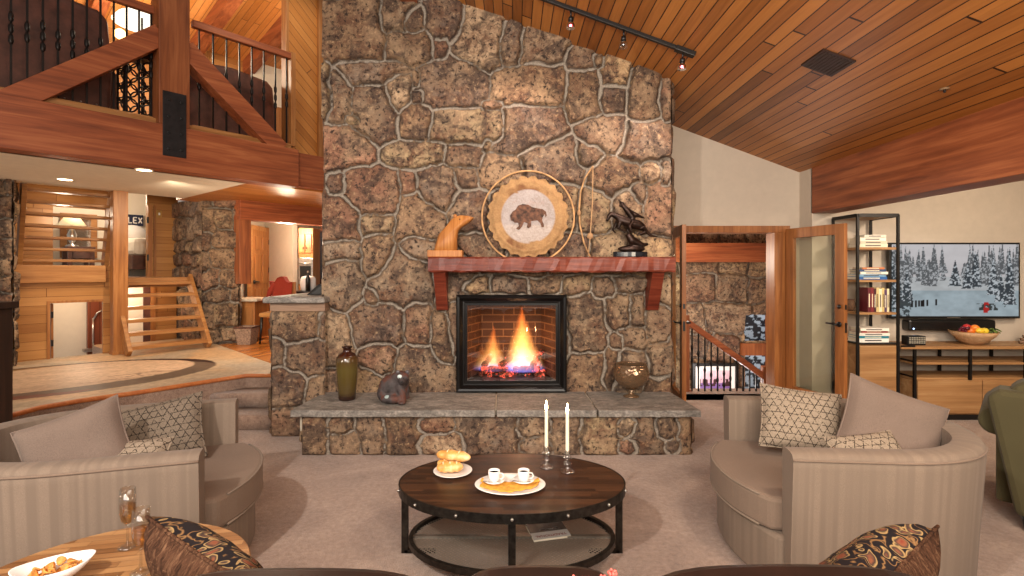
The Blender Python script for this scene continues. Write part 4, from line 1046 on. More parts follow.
picture('window_2',3.85,4.45,.34,.83,8.66,snowimg,SN,None); picture('window_3',3.85,4.45,-.48,.14,8.66,snowimg,SN,None)
m=MB(); m.box(3.82,4.46,8.50,8.7,.13,.33); m.box(4.28,4.40,8.46,8.7,-.6,.95); struct('trim_26',m,M['beamZ'])
# framed picture on the stairwell wall
def horses(u,v):
    sky=fbm(u*3,v*5,2,4)[...,None]; c=nlin((176,120,150))*(1-v)[...,None]+nlin((226,196,206))*v[...,None]; c=c*(.7+.6*sky)
    c=np.where((v<.45)[...,None],nlin((120,90,150))*(.7+.6*sky),c)
    g=vn(u*17,v*4,8); c=np.where(((v>.28)&(v<.62)&(g>.52))[...,None],nlin((60,32,34)),c)
    c=np.where(((v<.16)&(vn(u*14,v*9,5)>.5))[...,None],nlin((214,170,180)),c); return c
py_=8.42; px0,px1=x_at(692,py_),x_at(738,py_); pz1,pz0=H+(270-363)*py_/F,H+(270-400)*py_/F
t=wt('framed_picture','black framed picture of dark horses on a purple ground low on the stairwell wall','picture',(x_at(715,py_),py_,pz0))
m=MB(); ring(m,px0,px1,pz0,pz1,.05,py_-.03,py_+.02); part('frame',m,M['black'],t,.004)
m=MB(); m.box(px0+.04,px1-.04,py_+.0,py_+.015,pz0+.04,pz1-.04); part('mat_board',m,M['china'],t)
picture('print',px0+.13,px1-.13,pz0+.12,pz1-.12,py_-.004,horses,vcol('print ink',.4),t)
# stair railing
yr=6.55; rx=lambda px:(px-512)*yr/F; rz=lambda py:H+(270-py)*yr/F
t=wt('stair_railing','reddish stair handrail on black iron balusters descending beyond the open doors','railing',(rx(720),yr,rz(395)))
m=MB(); m.bar((rx(686),yr,rz(321)),(rx(766),yr,rz(378)),.06,.075); part('handrail',m,M['beam'],t,.01)
m=MB(); m.bar((rx(684),yr,rz(388)),(rx(776),yr,rz(452)),.05,.05); part('bottom_rail',m,M['beam'],t,.005)
m=MB(); m.box(rx(686)-.06,rx(686)+.03,yr-.05,yr+.05,0,rz(315)); part('newel',m,M['beamZ'],t,.005)
m=MB(); m.box(rx(762),rx(768),yr-.04,yr+.04,rz(445),rz(366)); part('newel',m,M['beamZ'],t,.005)
for i in range(12):
    x=rx(692+i*6.4); u=(692+i*6.4-686)/80; m=MB(); zt=rz(321+57*u)-.02; zb=max(rz(390+64*u),-1.65)
    m.box(x-.008,x+.008,yr-.008,yr+.008,zb,zt)
    for zc in (zb+.45,zb+.6): m.lathe([(.009,-.05),(.019,0),(.009,.05)],6,(x,yr,zc))
    part('baluster',m,M['iron'],t)
m=MB(); m.bar((rx(684),yr-.15,rz(396)),(rx(704),yr-.15,rz(396)),.3,.08); struct('trim_27',m,M['beam'])

# ------------------------------------------------------------------ bookcase
bx0,bx1,by0,by1=3.55,3.965,5.26,5.66
t=wt('bookcase','tall open bookcase with black iron posts and mango wood shelves beside the television','bookcase',((bx0+bx1)/2,(by0+by1)/2,0))
for x in (bx0,bx1):
    for y in (by0,by1):
        m=MB(); m.box(x-.012,x+.012,y-.012,y+.012,0,2.12); part('post',m,M['iron'],t,.002)
m=MB(); m.box(bx0,bx1,by0,by1,2.10,2.125); part('top',m,M['mango'],t,.003)
m=MB()
for z in (2.10,): ring(m,bx0,bx1,by0,by1,.015,0,0) if False else None
m.box(bx0,bx1,by0-.012,by0+.01,2.095,2.13); m.box(bx0-.012,bx0+.01,by0,by1,2.095,2.13); m.box(bx1-.01,bx1+.012,by0,by1,2.095,2.13); part('top_frame',m,M['iron'],t)
SHZ=(1.785,1.45,1.115)
for z in SHZ:
    m=MB(); m.box(bx0+.005,bx1-.005,by0+.005,by1-.005,z-.025,z); part('shelf',m,M['mango'],t,.003)
m=MB(); m.box(bx0+.014,bx1-.014,by0+.01,by1,.06,.79); part('cabinet',m,M['mango'],t,.004)
m=MB(); m.box(bx0+.02,bx1-.02,by0-.006,by0+.01,.08,.77); part('door',m,M['mango'],t,.004)
m=MB(); m.box(bx0,bx1,by0-.01,by1,.785,.80); part('cabinet_top',m,M['iron'],t)
pages=plain('paper page block',(228,218,196),.9,var=.03)
def book(col,L,Wd,T,loc,rot,lab,group,upright=False,lean=0):
    t=bpy.data.objects.new('book',None); COL.objects.link(t); tag(t,lab,'book',group); ORG[t]=(0,0,0)
    m=MB()  # lying flat: spine faces -y ; length along x
    m.box(-L/2,L/2,0,Wd,0,.003); m.box(-L/2,L/2,0,Wd,T-.003,T); m.box(-L/2,L/2,-.002,.003,0,T)
    part('cover',m,plain('book cloth '+str(col),col,.5,var=.04),t)
    m=MB(); m.box(-L/2+.004,L/2-.004,.003,Wd-.004,.003,T-.003); part('pages',m,pages,t)
    m=MB(); m.box(-L*.3,L*.25,-.003,-.0019,T*.35,T*.65); part('spine_title',m,plain('spine foil '+str(col),(230,220,190) if sum(col)<420 else (70,60,60),.4),t)
    t.location=loc
    if upright: t.rotation_euler=(0,R(-90)+lean,0)
    else: t.rotation_euler=(0,0,rot)
    return t
bcx=3.74
def stack(z,specs,group,where,rnd):
    for i,(col,L,T,name) in enumerate(specs):
        book(col,L,.17,T,(bcx+rnd.uniform(-.015,.015),by0+.03+rnd.uniform(-.008,.012),z),rnd.uniform(-.06,.06),f'{name} {where[i] if isinstance(where,list) else where}',group); z+=T+.0005
    return z
rnd=random.Random(11)
stack(SHZ[0]+.001,[((224,210,184),.30,.034,'cream book lying lowest'),((206,190,166),.28,.03,'tan beige book lying second from the bottom'),((236,226,206),.27,.034,'ivory book lying third from the bottom'),((214,204,188),.22,.028,'small pale book lying topmost')],'books lying on the top bookcase shelf','on the top bookcase shelf',rnd)
zz_=stack(SHZ[1]+.001,[((40,90,150),.31,.03,'blue book lying lowest'),((120,160,190),.30,.024,'light blue book lying second'),((226,220,206),.28,.026,'white book lying third'),((44,70,110),.27,.024,'navy book lying fourth'),((190,110,60),.22,.02,'orange brown book lying topmost')],'books lying on the second bookcase shelf','on the second bookcase shelf',rnd)
x=3.68
for i,(col,T,hh,nm) in enumerate([((92,26,34),.034,.25,'dark red'),((120,34,40),.028,.25,'crimson'),((70,30,34),.026,.24,'maroon'),((206,184,130),.026,.25,'straw coloured'),((226,214,180),.03,.24,'cream'),((200,178,120),.024,.25,'golden beige'),((84,60,90),.026,.23,'plum'),((224,208,168),.022,.24,'pale yellow')]):
    book(col,hh,.17,T,(x+T,by0+.04,SHZ[2]+.001+hh/2),0,f'{nm} upright book on the third shelf of the bookcase','upright books on the third bookcase shelf',True); x+=T+.001
stack(.802,[((236,232,222),.32,.04,'thick white book lying lowest'),((40,120,140),.31,.026,'teal book lying second'),((228,222,210),.31,.03,'pale grey book lying third'),((150,50,50),.28,.02,'dark red book lying fourth'),((236,228,214),.29,.03,'off white book lying topmost')],'books lying on the bookcase cabinet','on the bookcase cabinet',rnd)
t=wt('wicker_basket','small round brown wicker pot behind the books on the third bookcase shelf','pot',(3.60,by0+.2,SHZ[2]+.001))
m=MB(); m.lathe([(.03,0),(.05,.03),(.055,.08),(.04,.12),(.035,.12),(.045,.08),(.04,.02),(0,.01)],16,(3.60,by0+.2,SHZ[2]+.001)); part('body',m,plain('brown wicker',(90,64,44),.8,var=.3,scale=60),t)
m=MB(); m.torus((3.60,by0+.2,SHZ[2]+.12),.038,.006,seg=16,ts=6); part('rim',m,M['leather'],t)
# ------------------------------------------------------------------ console
cx0,cx1,cy0,cy1=4.14,6.2,5.26,5.66
t=wt('media_console','long mango wood media console with black iron frame under the television','console',(5.1,5.46,0))
m=MB(); m.box(cx0-.14,cx1,cy0,cy1,.735,.765); part('top',m,M['mango'],t,.004)
m=MB(); m.box(cx0,cx1,cy0+.01,cy1,.575,.60); part('shelf',m,M['mango'],t,.003)
m=MB(); m.box(cx0,cx1,cy0+.02,cy1,.42,.44); part('shelf',m,M['mango'],t,.003)
for x in (cx0,4.71,5.28,5.85):
    for y in (cy0+.005,cy1-.02):
        m=MB(); m.box(x-.012,x+.012,y-.012,y+.012,0 if x==cx0 else .42,.735); part('post',m,M['iron'],t)
m=MB(); m.box(cx0-.14,cx0,cy0-.005,cy0+.012,.76,.775); m.box(cx0-.01,cx0+.01,cy0,cy1,.6,.615); m.box(cx0-.01,cx0+.01,cy0,cy1,.44,.455); part('side_frame',m,M['iron'],t)
m=MB(); m.box(cx0+.02,cx1,cy0+.02,cy1,.06,.42); part('cabinet',m,M['mango'],t,.003)
for a,b in ((cx0+.03,4.83),(4.84,5.52),(5.53,6.19)):
    m=MB(); m.box(a,b,cy0-.0,cy0+.02,.075,.415); part('door',m,M['mango'],t,.004)
m=MB(); m.box(cx0,cx1,cy0+.03,cy1-.03,0.001,.06); part('plinth',m,M['black'],t)
m=MB(); m.box(4.15,4.165,cy0+.03,cy1-.03,.1,.4); part('side_panel',m,M['mango'],t)
# clock radio
t=wt('radio','small dark box radio with a pale grille on the left of the media console','radio',(4.21,5.36,.766))
m=MB(); m.box(4.12,4.31,5.33,5.42,.767,.862); part('body',m,M['black'],t,.005)
m=MB()
for i in range(4):
    for k in range(7): m.box(4.133+k*.025,4.15+k*.025,5.325,5.331,.785+i*.018,.797+i*.018)
part('grille',m,plain('pale grille',(150,144,130),.5,var=.02),t)
# fruit bowl
fx,fy=4.88,5.42
t=wt('fruit_bowl','wide pale carved wooden bowl holding fruit on the media console','bowl',(fx,fy,.766))
m=MB(); m.lathe([(.0,.0),(.07,.0),(.12,.03),(.18,.09),(.205,.13),(.198,.133),(.17,.1),(.1,.035),(0,.03)],32,(fx,fy,.767)); part('body',m,wood('pale turned wood',(150,112,76),(188,150,112),(214,180,142),0,4),t)
m=MB(); m.torus((fx,fy,.9),.2,.005,seg=32,ts=6); part('rim',m,M['mango'],t)
def fruit(nm,x,y,z,r,col,lab,sz=1.0,stem=True):
    t=wt(nm,lab,'fruit',(x,y,z-r),'fruit in the wooden bowl')
    m=MB(); m.ball((x,y,z),(r*sz,r*.95,r*.93),14,10); part('body',m,plain(nm+' skin',col,.4,var=.1,scale=20),t)
    m=MB(); m.tube([(x,y,z+r*.85),(x+.004,y,z+r*1.1)],.003,5); part('stem',m,M['leather'],t)
fruit('orange',fx-.07,fy-.05,.91,.042,(222,110,30),'orange lying left of the middle in the fruit bowl')
fruit('lemon',fx+.0,fy-.08,.915,.034,(238,190,50),'yellow lemon at the front middle of the fruit bowl',1.3)
fruit('orange',fx+.02,fy-.0,.935,.040,(232,130,36),'orange lying on top in the middle of the fruit bowl')
fruit('lemon',fx+.07,fy-.05,.91,.036,(244,204,60),'yellow lemon right of the middle in the fruit bowl',1.25)
fruit('apple',fx-.12,fy-.02,.91,.038,(170,30,34),'red apple at the left edge of the fruit bowl')
fruit('apple',fx-.04,fy+.03,.94,.038,(190,40,36),'red apple at the back of the fruit bowl')
t=wt('grapes','bunch of dark red grapes at the left of the fruit bowl','fruit',(fx-.13,fy-.06,.89),'fruit in the wooden bowl')
rnd=random.Random(3)
for k in range(12):
    m=MB(); m.ball((fx-.13+rnd.uniform(-.05,.04),fy-.07+rnd.uniform(-.03,.04),.915+rnd.uniform(-.01,.035)),.014,8,6); part('grape',m,plain('grape skin',(92,18,36),.3),t)
t=wt('vine_leaf','green leafy sprig drooping over the right rim of the fruit bowl','leaf',(fx+.18,fy-.05,.89))
for k in range(6):
    a=k*1.05; m=MB(); cxk,cyk=fx+.17+.035*math.cos(a),fy-.06+.03*math.sin(a)
    m.ball((cxk,cyk,.90+.012*(k%3)),(.032,.022,.006),10,6,(.5*math.sin(a),.5,a)); part('leaf',m,plain('vine green',(84,104,40),.5,var=.3),t)
# sculpture at right edge
t=wt('driftwood_sculpture','stacked driftwood ornament at the right end of the media console','ornament',(5.52,5.42,.766))
rnd=random.Random(5)
for k in range(5):
    z=.785+k*.03; m=MB(); w=.15-.022*k; m.tube([(5.53-w,5.42+rnd.uniform(-.03,.03),z),(5.53,5.42,z+.01),(5.53+w,5.42+rnd.uniform(-.03,.03),z)],[.014,.02,.012],8); part('branch',m,wood('driftwood',(84,60,42),(120,90,66),(160,124,92),0,4),t)
m=MB(); m.tube([(5.5,5.42,.92),(5.49,5.42,.98),(5.52,5.42,1.02)],[.022,.016,.006],8); part('finial',m,M['mango'],t)
# television
tx0,tx1,tz0,tz1=4.13,5.56,1.02,1.85
t=wt('television','large wall mounted flat television showing a snowy forest scene','television',(4.84,5.64,1.02))
m=MB(); m.box(tx0,tx1,5.60,5.65,tz0,tz1); part('body',m,M['black'],t,.006)
m=MB(); m.box(4.6,5.1,5.65,5.70,1.25,1.6); part('wall_mount',m,M['black'],t)
def snow(u,v):
    nz=fbm(u*14,v*14,3,4); c=nlin((228,224,226))*np.ones(u.shape+(3,))*(.80+.25*v+.15*(nz-.5))[...,None]
    c=np.where((v<.38)[...,None],nlin((176,192,200))*(.75+.6*nz)[...,None],c)
    c=np.where(((v<.55)&(v>.36))[...,None],nlin((206,210,212))*(.8+.4*nz)[...,None],c)
    rnd=random.Random(9)
    trees=[]
    for k in range(110):
        side=rnd.random(); x=rnd.uniform(-.02,.42) if side<.42 else rnd.uniform(.56,1.02)
        base=rnd.uniform(.42,.6); hgt=rnd.uniform(.2,.46)*(1.1 if (x<.4 or x>.6) else .6); trees.append((base,x,hgt,0))
    for x,b,h_ in ((.5,.42,.36),(.60,.38,.36),(.66,.4,.5),(.8,.3,.52),(.93,.16,.8),(.05,.1,.62),(.0,.2,.75),(.12,.2,.45),(.86,.2,.4)): trees.append((b,x,h_,1))
    trees.sort(key=lambda q:-q[0])
    for b,x,h_,near in trees:
        tt=(v-b)/h_; wdt=.032+.028*near
        saw=.7+.5*np.abs(((tt*(9))%1)-.5)
        m_=(tt>0)&(tt<1)&(np.abs(u-x)<wdt*(1-tt)*saw+.002)
        sn=fbm(u*70,v*50,int(x*100),3); shade=np.where(sn>.5,1.0,0.0)
        dk=nlin((104,108,112)) if not near else nlin((62,72,80)); lt=nlin((196,200,204)) if not near else nlin((210,218,224))
        col=dk+(lt-dk)*shade[...,None]; c=np.where(m_[...,None],col,c)
    m_=(v<.36)&(u<.16)&(fbm(u*30,v*24,6)>.5); c=np.where(m_[...,None],nlin((70,80,84)),c)
    for x in (.16,.19,.215,.235,.25,.28,.35):
        m_=(abs(u-x)<.008)&(abs(v-(.15+.12*x))<.045); c=np.where(m_[...,None],nlin((24,22,26)),c)
    m_=(abs(u-.78)<.12)&(abs(v-.13)<.05)&(fbm(u*40,v*20,2)>.45); c=np.where(m_[...,None],nlin((60,66,66)),c)
    m_=(abs(u-.745)<.022)&(abs(v-.12)<.07)&(fbm(u*60,v*30,2)>.4); c=np.where(m_[...,None],nlin((200,40,40)),c)
    return c
picture('screen',tx0+.022,tx1-.022,tz0+.025,tz1-.02,5.597,snow,vcol('lit screen',.3,emis=.62),t,200,116)
m=MB(); m.box(tx0+.63,tx1-.66,5.594,5.6,tz0+.006,tz0+.012); part('badge',m,M['rivet'],t)
# soundbar
t=wt('soundbar','long black soundbar mounted under the television','soundbar',(4.8,5.62,.87))
m=MB(); m.box(4.33,5.28,5.58,5.70,.885,1.005); part('body',m,M['black'],t,.02)
m=MB(); m.box(4.37,5.27,5.575,5.581,.895,.915); part('trim_strip',m,M['iron2'],t)
m=MB(); m.ball((4.375,5.578,.91),.008,8,6); part('status_light',m,emit('blue white led',(170,200,255),4),t)

# ------------------------------------------------------------------ ceiling fittings
def cpt(x,y,o=0): return (x,y,ceilz(x)-o)
t=wt('track_light','black ceiling track carrying spot lamps near the chimney top','light',(.8,4.26,ceilz(.8)))
m=MB(); m.bar(cpt(.2,4.26,.015),cpt(1.50,4.26,.015),.035,.03); part('track',m,M['black'],t,.002)
m=MB(); m.bar(cpt(1.36,4.26,.02),cpt(1.52,4.26,.02),.06,.04); part('feed_box',m,M['black'],t,.004)
lampg=glass('rosy tinted glass',(255,190,190),.05)
for i,x in enumerate((.49,.93,1.42)):
    c=cpt(x,4.26,.03); m=MB(); m.tube([c,(c[0],c[1],c[2]-.05)],.008,8); m.tube([(c[0],c[1]+.0,c[2]-.05),(c[0],c[1]+.015,c[2]-.085)],[.018,.024],12); a_=part('spot_head',m,M['black'],t)
    m=MB(); m.lathe([(.022,0),(.034,-.03),(.036,-.06),(.030,-.062)],16,(c[0],c[1]+.018,c[2]-.08)); part('glass_cup',m,M['crystal'] if i==1 else lampg,a_)
    m=MB(); m.ball((c[0],c[1]+.018,c[2]-.115),.016,10,8); part('bulb',m,emit('rosy bulb',(255,120,140),14) if i!=1 else M['black'],a_)
# register
t=wt('ceiling_vent','dark brown air register set in the sloped board ceiling','vent',cpt(2.3,3.74))
def onceil(x0,x1,y0,y1,o0,o1):
    m=MB(); vs=[]
    for o in (o0,o1): vs+=[cpt(x0,y0,o),cpt(x1,y0,o),cpt(x1,y1,o),cpt(x0,y1,o)]
    m.add(vs,[(0,3,2,1),(4,5,6,7),(0,1,5,4),(1,2,6,5),(2,3,7,6),(3,0,4,7)]); return m
dk=plain('dark brown enamel',(48,26,16),.5)
part('frame',onceil(2.19,2.42,3.60,3.88,.0,.012),dk,t)
for k in range(9):
    part('louver',onceil(2.205+k*.0235,2.216+k*.0235,3.62,3.86,.012,.018),dk,t)
t=wt('sprinkler','small round sprinkler cover on the sloped ceiling above the reddish beam','sprinkler',cpt(3.1,3.3))
c=cpt(3.0,3.55); m=MB(); m.lathe([(.03,-.01),(.03,.0)],16,c); part('cover',m,plain('bronze cover',(120,96,70),.4),t)
m=MB(); m.lathe([(.008,-.03),(.008,-.01)],8,c); part('nozzle',m,M['black'],t)
# ------------------------------------------------------------------ barrel chairs
def sup(t,n): c=math.cos(t); return math.copysign(abs(c)**(2/n),c)
def barrel(x,y,ang,lab,Wd=1.13,Dp=1.12,h=.74):
    t=thing('armchair',lab,'armchair',(x,y,0),ang,'wide barrel armchairs facing each other')
    hw=Wd/2; th=.12; path=[]; hwm=hw-th/2; st=.42
    for i in range(7): path.append((-st*i/7,-hwm))
    for i in range(41):
        a=-PI/2+PI*i/40; e=2.5
        cx=math.copysign(abs(math.cos(a))**(2/e),1); sy=math.copysign(abs(math.sin(a))**(2/e),math.sin(a))
        path.append((-st-(Dp-st-th/2)*cx,hwm*sy))
    for i in range(6,-1,-1): path.append((-st*i/7,hwm))
    n=len(path); V=[];Fs=[];run=[];L=0
    for i,(px,py) in enumerate(path):
        a=Vector(path[max(i-1,0)]);b=Vector(path[min(i+1,n-1)]); tg=(b-a).normalized(); nr=Vector((-tg.y,tg.x))
        nr=Vector((tg.y,-tg.x)) if False else nr
        if nr.dot(Vector((px+.4,py)))<0: nr=-nr
        if i: L+=(Vector(path[i])-Vector(path[i-1])).length
        k=abs(i-(n-1)/2)/((n-1)/2); hh=h+.03*(1-k)
        sec=[(th/2-.03,.03),(th/2-.012,.35),(th/2+.008,hh-.07),(th/2+.008,hh-.03),(th/2-.004,hh-.008),(th/2-.03,hh),(-th/2+.03,hh),(-th/2+.004,hh-.008),(-th/2,hh-.03),(-th/2,.3),(-th/2,.03)]
        for o,z in sec: V.append((px+nr.x*o,py+nr.y*o,z)); run.append(L)
    k=11
    for i in range(n-1):
        for j in range(k): Fs.append((i*k+j,i*k+(j+1)%k,(i+1)*k+(j+1)%k,(i+1)*k+j))
    Fs.append(tuple(range(k))); Fs.append(tuple(range((n-1)*k,n*k))[::-1])
    m=MB(); m.add(V,Fs,True); m.sm[-1]=m.sm[-2]=False
    o=part('barrel_shell',m,M['gfab'],t); add_f(o,run,'run')
    e=o.modifiers.new('e','EDGE_SPLIT'); e.split_angle=R(55)
    # piping round the top outside edge
    m=MB(); pp=[]
    for i in range(n): pp.append(V[i*k+3])
    m.tube(pp,.006,6); part('piping',m,M['gcush'],t)
    # base with curved front
    iw=hwm-.03; m=MB(); fp=[]
    for i in range(17):
        yy=-1+2*i/16; fp.append((.03+.13*(1-yy*yy),yy*(iw)))
    poly=fp+[(-Dp+.45,iw*.9),(-Dp+.2,iw*.55),(-Dp+.2,-iw*.55),(-Dp+.45,-iw*.9)]
    m.prism(poly,.03,.29); ob=part('base',m,M['gfab'],t,.02)
    add_f(ob,[p[1]+p[0] for p in m.v],'run')
    m=MB(); m.lathe([(.30,0),(.30,.03)],24,(-.45,0,0)); part('swivel_foot',m,M['black'],t)
    # seat cushion
    m=MB(); iw=hwm-th/2-.005; top=[];fp=[]
    for i in range(17):
        yy=-1+2*i/16; fp.append((.05+.15*(1-abs(yy)**2.2),yy*iw))
    back_=[(-.5,iw),(-.75,iw*.82),(-.9,iw*.5),(-.92,0),(-.9,-iw*.5),(-.75,-iw*.82),(-.5,-iw)]
    poly=fp+back_; m.prism(poly,.295,.455); part('seat_cushion',m,M['gcush'],t,.02)
    for z in (.449,.301):
        m=MB(); m.tube([(p[0]-.003,p[1],z) for p in fp[1:-1]],.006,6); part('piping',m,M['gfab'],t)
    return t
barrel(-1.61,2.845,R(20),'taupe barrel armchair left of the coffee table with three pillows',1.12,1.15,.715)
barrel(1.35,2.885,R(172.5),'taupe barrel armchair right of the coffee table with a striped curved back',1.12,1.02,.715)

def pillow_mesh(w,h,T,seed=0,half=None,n=22,pinch=.07,wr=.006):
    m=MB(); s,t=np.meshgrid(np.linspace(-1,1,n+1),np.linspace(-1,1,n+1))
    def side(sg):
        x=w/2*s*(1-pinch*(1-t**2)); y=h/2*t*(1-pinch*(1-s**2))
        z=sg*T/2*np.clip((1-s**4)*(1-t**4),0,1)**.5 + wr*(fbm(s*3+9,t*3,seed,3)-.45)*(1-s**4)*(1-t**4)*2
        return np.stack([x,y,z],-1).reshape(-1,3)
    idx=np.arange((n+1)**2).reshape(n+1,n+1)
    q=np.stack([idx[:-1,:-1],idx[:-1,1:],idx[1:,1:],idx[1:,:-1]],-1).reshape(-1,4)
    if half in (None,1): m.add(side(1).tolist(),[tuple(int(i) for i in f) for f in q],True)
    if half in (None,-1): m.add(side(-1).tolist(),[tuple(int(i) for i in f[::-1]) for f in q],True)
    return m
def edge_pts(w,h,pinch=.07,n=14):
    pts=[]
    for k in range(n): s=-1+2*k/n; pts.append((w/2*s*1,-h/2*(1-pinch*(1-s*s)),0))
    for k in range(n): t_=-1+2*k/n; pts.append((w/2*(1-pinch*(1-t_*t_)),h/2*t_,0))
    for k in range(n): s=1-2*k/n; pts.append((w/2*s,h/2*(1-pinch*(1-s*s)),0))
    for k in range(n): t_=1-2*k/n; pts.append((-w/2*(1-pinch*(1-t_*t_)),h/2*t_,0))
    return pts
def orient(nrm,roll):
    z=Vector(nrm).normalized(); up=Vector((0,0,1)); x=up.cross(z).normalized(); y=z.cross(x)
    Mx=Matrix((x,y,z)).transposed(); return (Mx@Matrix.Rotation(roll,3,'Z')).to_euler()
def pillow(c,w,h,T,nrm,roll,mat,lab,group=None,mat2=None,seed=1,pm=None,name='throw_pillow'):
    t=thing(name,lab,'pillow',c,0,group); t.rotation_euler=orient(nrm,roll)
    if mat2:
        part('front_panel',pillow_mesh(w,h,T,seed,1),mat,t); part('back_panel',pillow_mesh(w,h,T,seed,-1),mat2,t)
    else: part('cover',pillow_mesh(w,h,T,seed),mat,t)
    m=MB(); m.tube(edge_pts(w,h),.005,6,closed=True); part('seam',m,pm or mat,t)
    return t
# on the left chair
pillow((-2.14,2.52,.66),.43,.40,.17,(.35,-.85,.40),R(20),M['pilfab'],'large plain taupe pillow on the left armchair','pillows on the left armchair')
pillow((-2.05,2.95,.60),.50,.38,.13,(.20,-.88,.42),R(12),M['latticeG'],'grey lattice patterned pillow against the back of the left armchair','pillows on the left armchair',seed=3)
pillow((-1.93,2.52,.565),.38,.34,.12,(.15,-.55,.75),R(0),M['lattice'],'lattice patterned pillow peeking over the near arm of the left armchair','pillows on the left armchair',seed=5)
# on the right chair
pillow((1.70,3.02,.665),.44,.37,.14,(-.22,-.88,.42),R(-6),M['lattice'],'cream lattice patterned pillow on the far side of the right armchair','pillows on the right armchair',seed=4)
pillow((2.03,2.74,.71),.48,.42,.18,(-.15,-.88,.42),R(-22),M['pilfab'],'large plain taupe pillow leaning in the right armchair','pillows on the right armchair',seed=6)
pillow((1.80,2.55,.60),.34,.30,.12,(-.1,-.6,.7),R(10),M['lattice'],'small cream lattice pillow peeking over the near arm of the right armchair','pillows on the right armchair',seed=7)

# ------------------------------------------------------------------ coffee table
TX,TY,TZ=0.0,2.81,.40; TA,TB=.617,.405
t=wt('coffee_table','oval industrial coffee table with dark plank top and riveted metal band','table',(TX,TY,0))
def ov(k,n,a=TA,b=TB): an=2*PI*k/n; return (TX+a*math.cos(an),TY+b*math.sin(an))
m=MB(); m.prism([ov(k,72,TA-.006,TB-.006) for k in range(72)],TZ-.035,TZ); part('tabletop',m,M['tabletop'],t)
m=MB(); vs=[];fs=[]
for k in range(72):
    for (o,z) in ((0,TZ-.046),(0,TZ+.001),(-.007,TZ+.001),(-.007,TZ-.046)): vs.append((*ov(k,72,TA+o,TB+o),z))
for k in range(72):
    for j in range(4): fs.append((k*4+j,((k+1)%72)*4+j,((k+1)%72)*4+(j+1)%4,k*4+(j+1)%4))
m.add(vs,fs); part('metal_band',m,M['iron2'],t)
for k in range(14):
    x,y=ov(k+.5+.0,14,TA+.002,TB+.002); m=MB(); m.ball((x,y,TZ-.023),(.008,.008,.008),8,6); part('rivet',m,M['rivet'],t)
def ovalring(m,a,b,z0,z1,w):
    vs=[];fs=[]
    for k in range(72):
        for (o,z) in ((0,z0),(0,z1),(-w,z1),(-w,z0)): vs.append((*ov(k,72,a+o,b+o),z))
    for k in range(72):
        for j in range(4): fs.append((k*4+j,((k+1)%72)*4+j,((k+1)%72)*4+(j+1)%4,k*4+(j+1)%4))
    m.add(vs,fs)
LA,LB=TA-.055,TB-.035
m=MB(); ovalring(m,LA,LB,.075,.105,.022); part('shelf_ring',m,M['iron2'],t)
m=MB(); m.prism([ov(k,72,LA-.012,LB-.012) for k in range(72)],.083,.085); part('mesh_shelf',m,M['mesh'],t)
m=MB(); m.box(TX-LA+.01,TX+LA-.01,TY-.012,TY+.012,.08,.095); part('crossbar',m,plain('bare steel bar',(130,124,116),.35,.8),t)
for (x,y) in ((TX-TA+.03,TY),(TX+TA-.03,TY),(TX,TY-LB+.005),(TX,TY+LB-.005)):
    m=MB(); m.box(x-.018,x+.018,y-.012,y+.012,0.001,TZ-.046); part('leg',m,M['iron2'],t,.002)
for sx in (-1,1):
    m=MB(); m.box(min(sx*(TA-.03),sx*.42),max(sx*(TA-.03),sx*.42),TY-.012,TY+.012,.001,.018); part('foot_bar',m,M['iron2'],t)
# magazine
def magcov(u,v):
    c=np.ones(u.shape+(3,))*nlin((198,194,190)); g=fbm(u*8,v*8,2)
    c=np.where((v>.42)[...,None],nlin((84,76,72))*(.3+1.1*g)[...,None],c)
    c=np.where(((v>.5)&(v<.62)&(abs(u-.5)<.3))[...,None],nlin((40,36,36)),c); 
    c=np.where(((u>.7)&(v>.42))[...,None],nlin((70,66,64)),c); return c
t=thing('magazine','magazine lying on the mesh shelf under the coffee table','magazine',(.20,2.87,.106),R(187)+0,None)
m=MB(); m.box(-.105,.105,-.085,.085,0,.010); part('pages',m,pages,t)
s,tt=np.meshgrid(np.linspace(0,1,31),np.linspace(0,1,31)); m=MB()
vs=np.stack([-.107+.214*s,-.087+.174*tt,np.full(s.shape,.0112)],-1).reshape(-1,3); idx=np.arange(961).reshape(31,31)
q=np.stack([idx[:-1,:-1],idx[:-1,1:],idx[1:,1:],idx[1:,:-1]],-1).reshape(-1,4); m.add(vs.tolist(),[tuple(int(i) for i in f) for f in q])
o=part('cover',m,vcol('glossy printed cover',.25),t); add_col(o,magcov(s,1-tt).reshape(-1,3))
cu=bpy.data.curves.new('masthead','FONT'); cu.body='TRADITIONAL'; cu.size=.027; cu.offset=.0007; cu.extrude=.0003; cu.align_x='CENTER'
cu.materials.append(plain('rosy ink',(120,52,44),.4)); tmp=bpy.data.objects.new('masthead',cu); me_=bpy.data.meshes.new_from_object(tmp); o=bpy.data.objects.new('masthead',me_); COL.objects.link(o); o.parent=t; o.location=(0,.048,.0116); bpy.data.objects.remove(tmp)

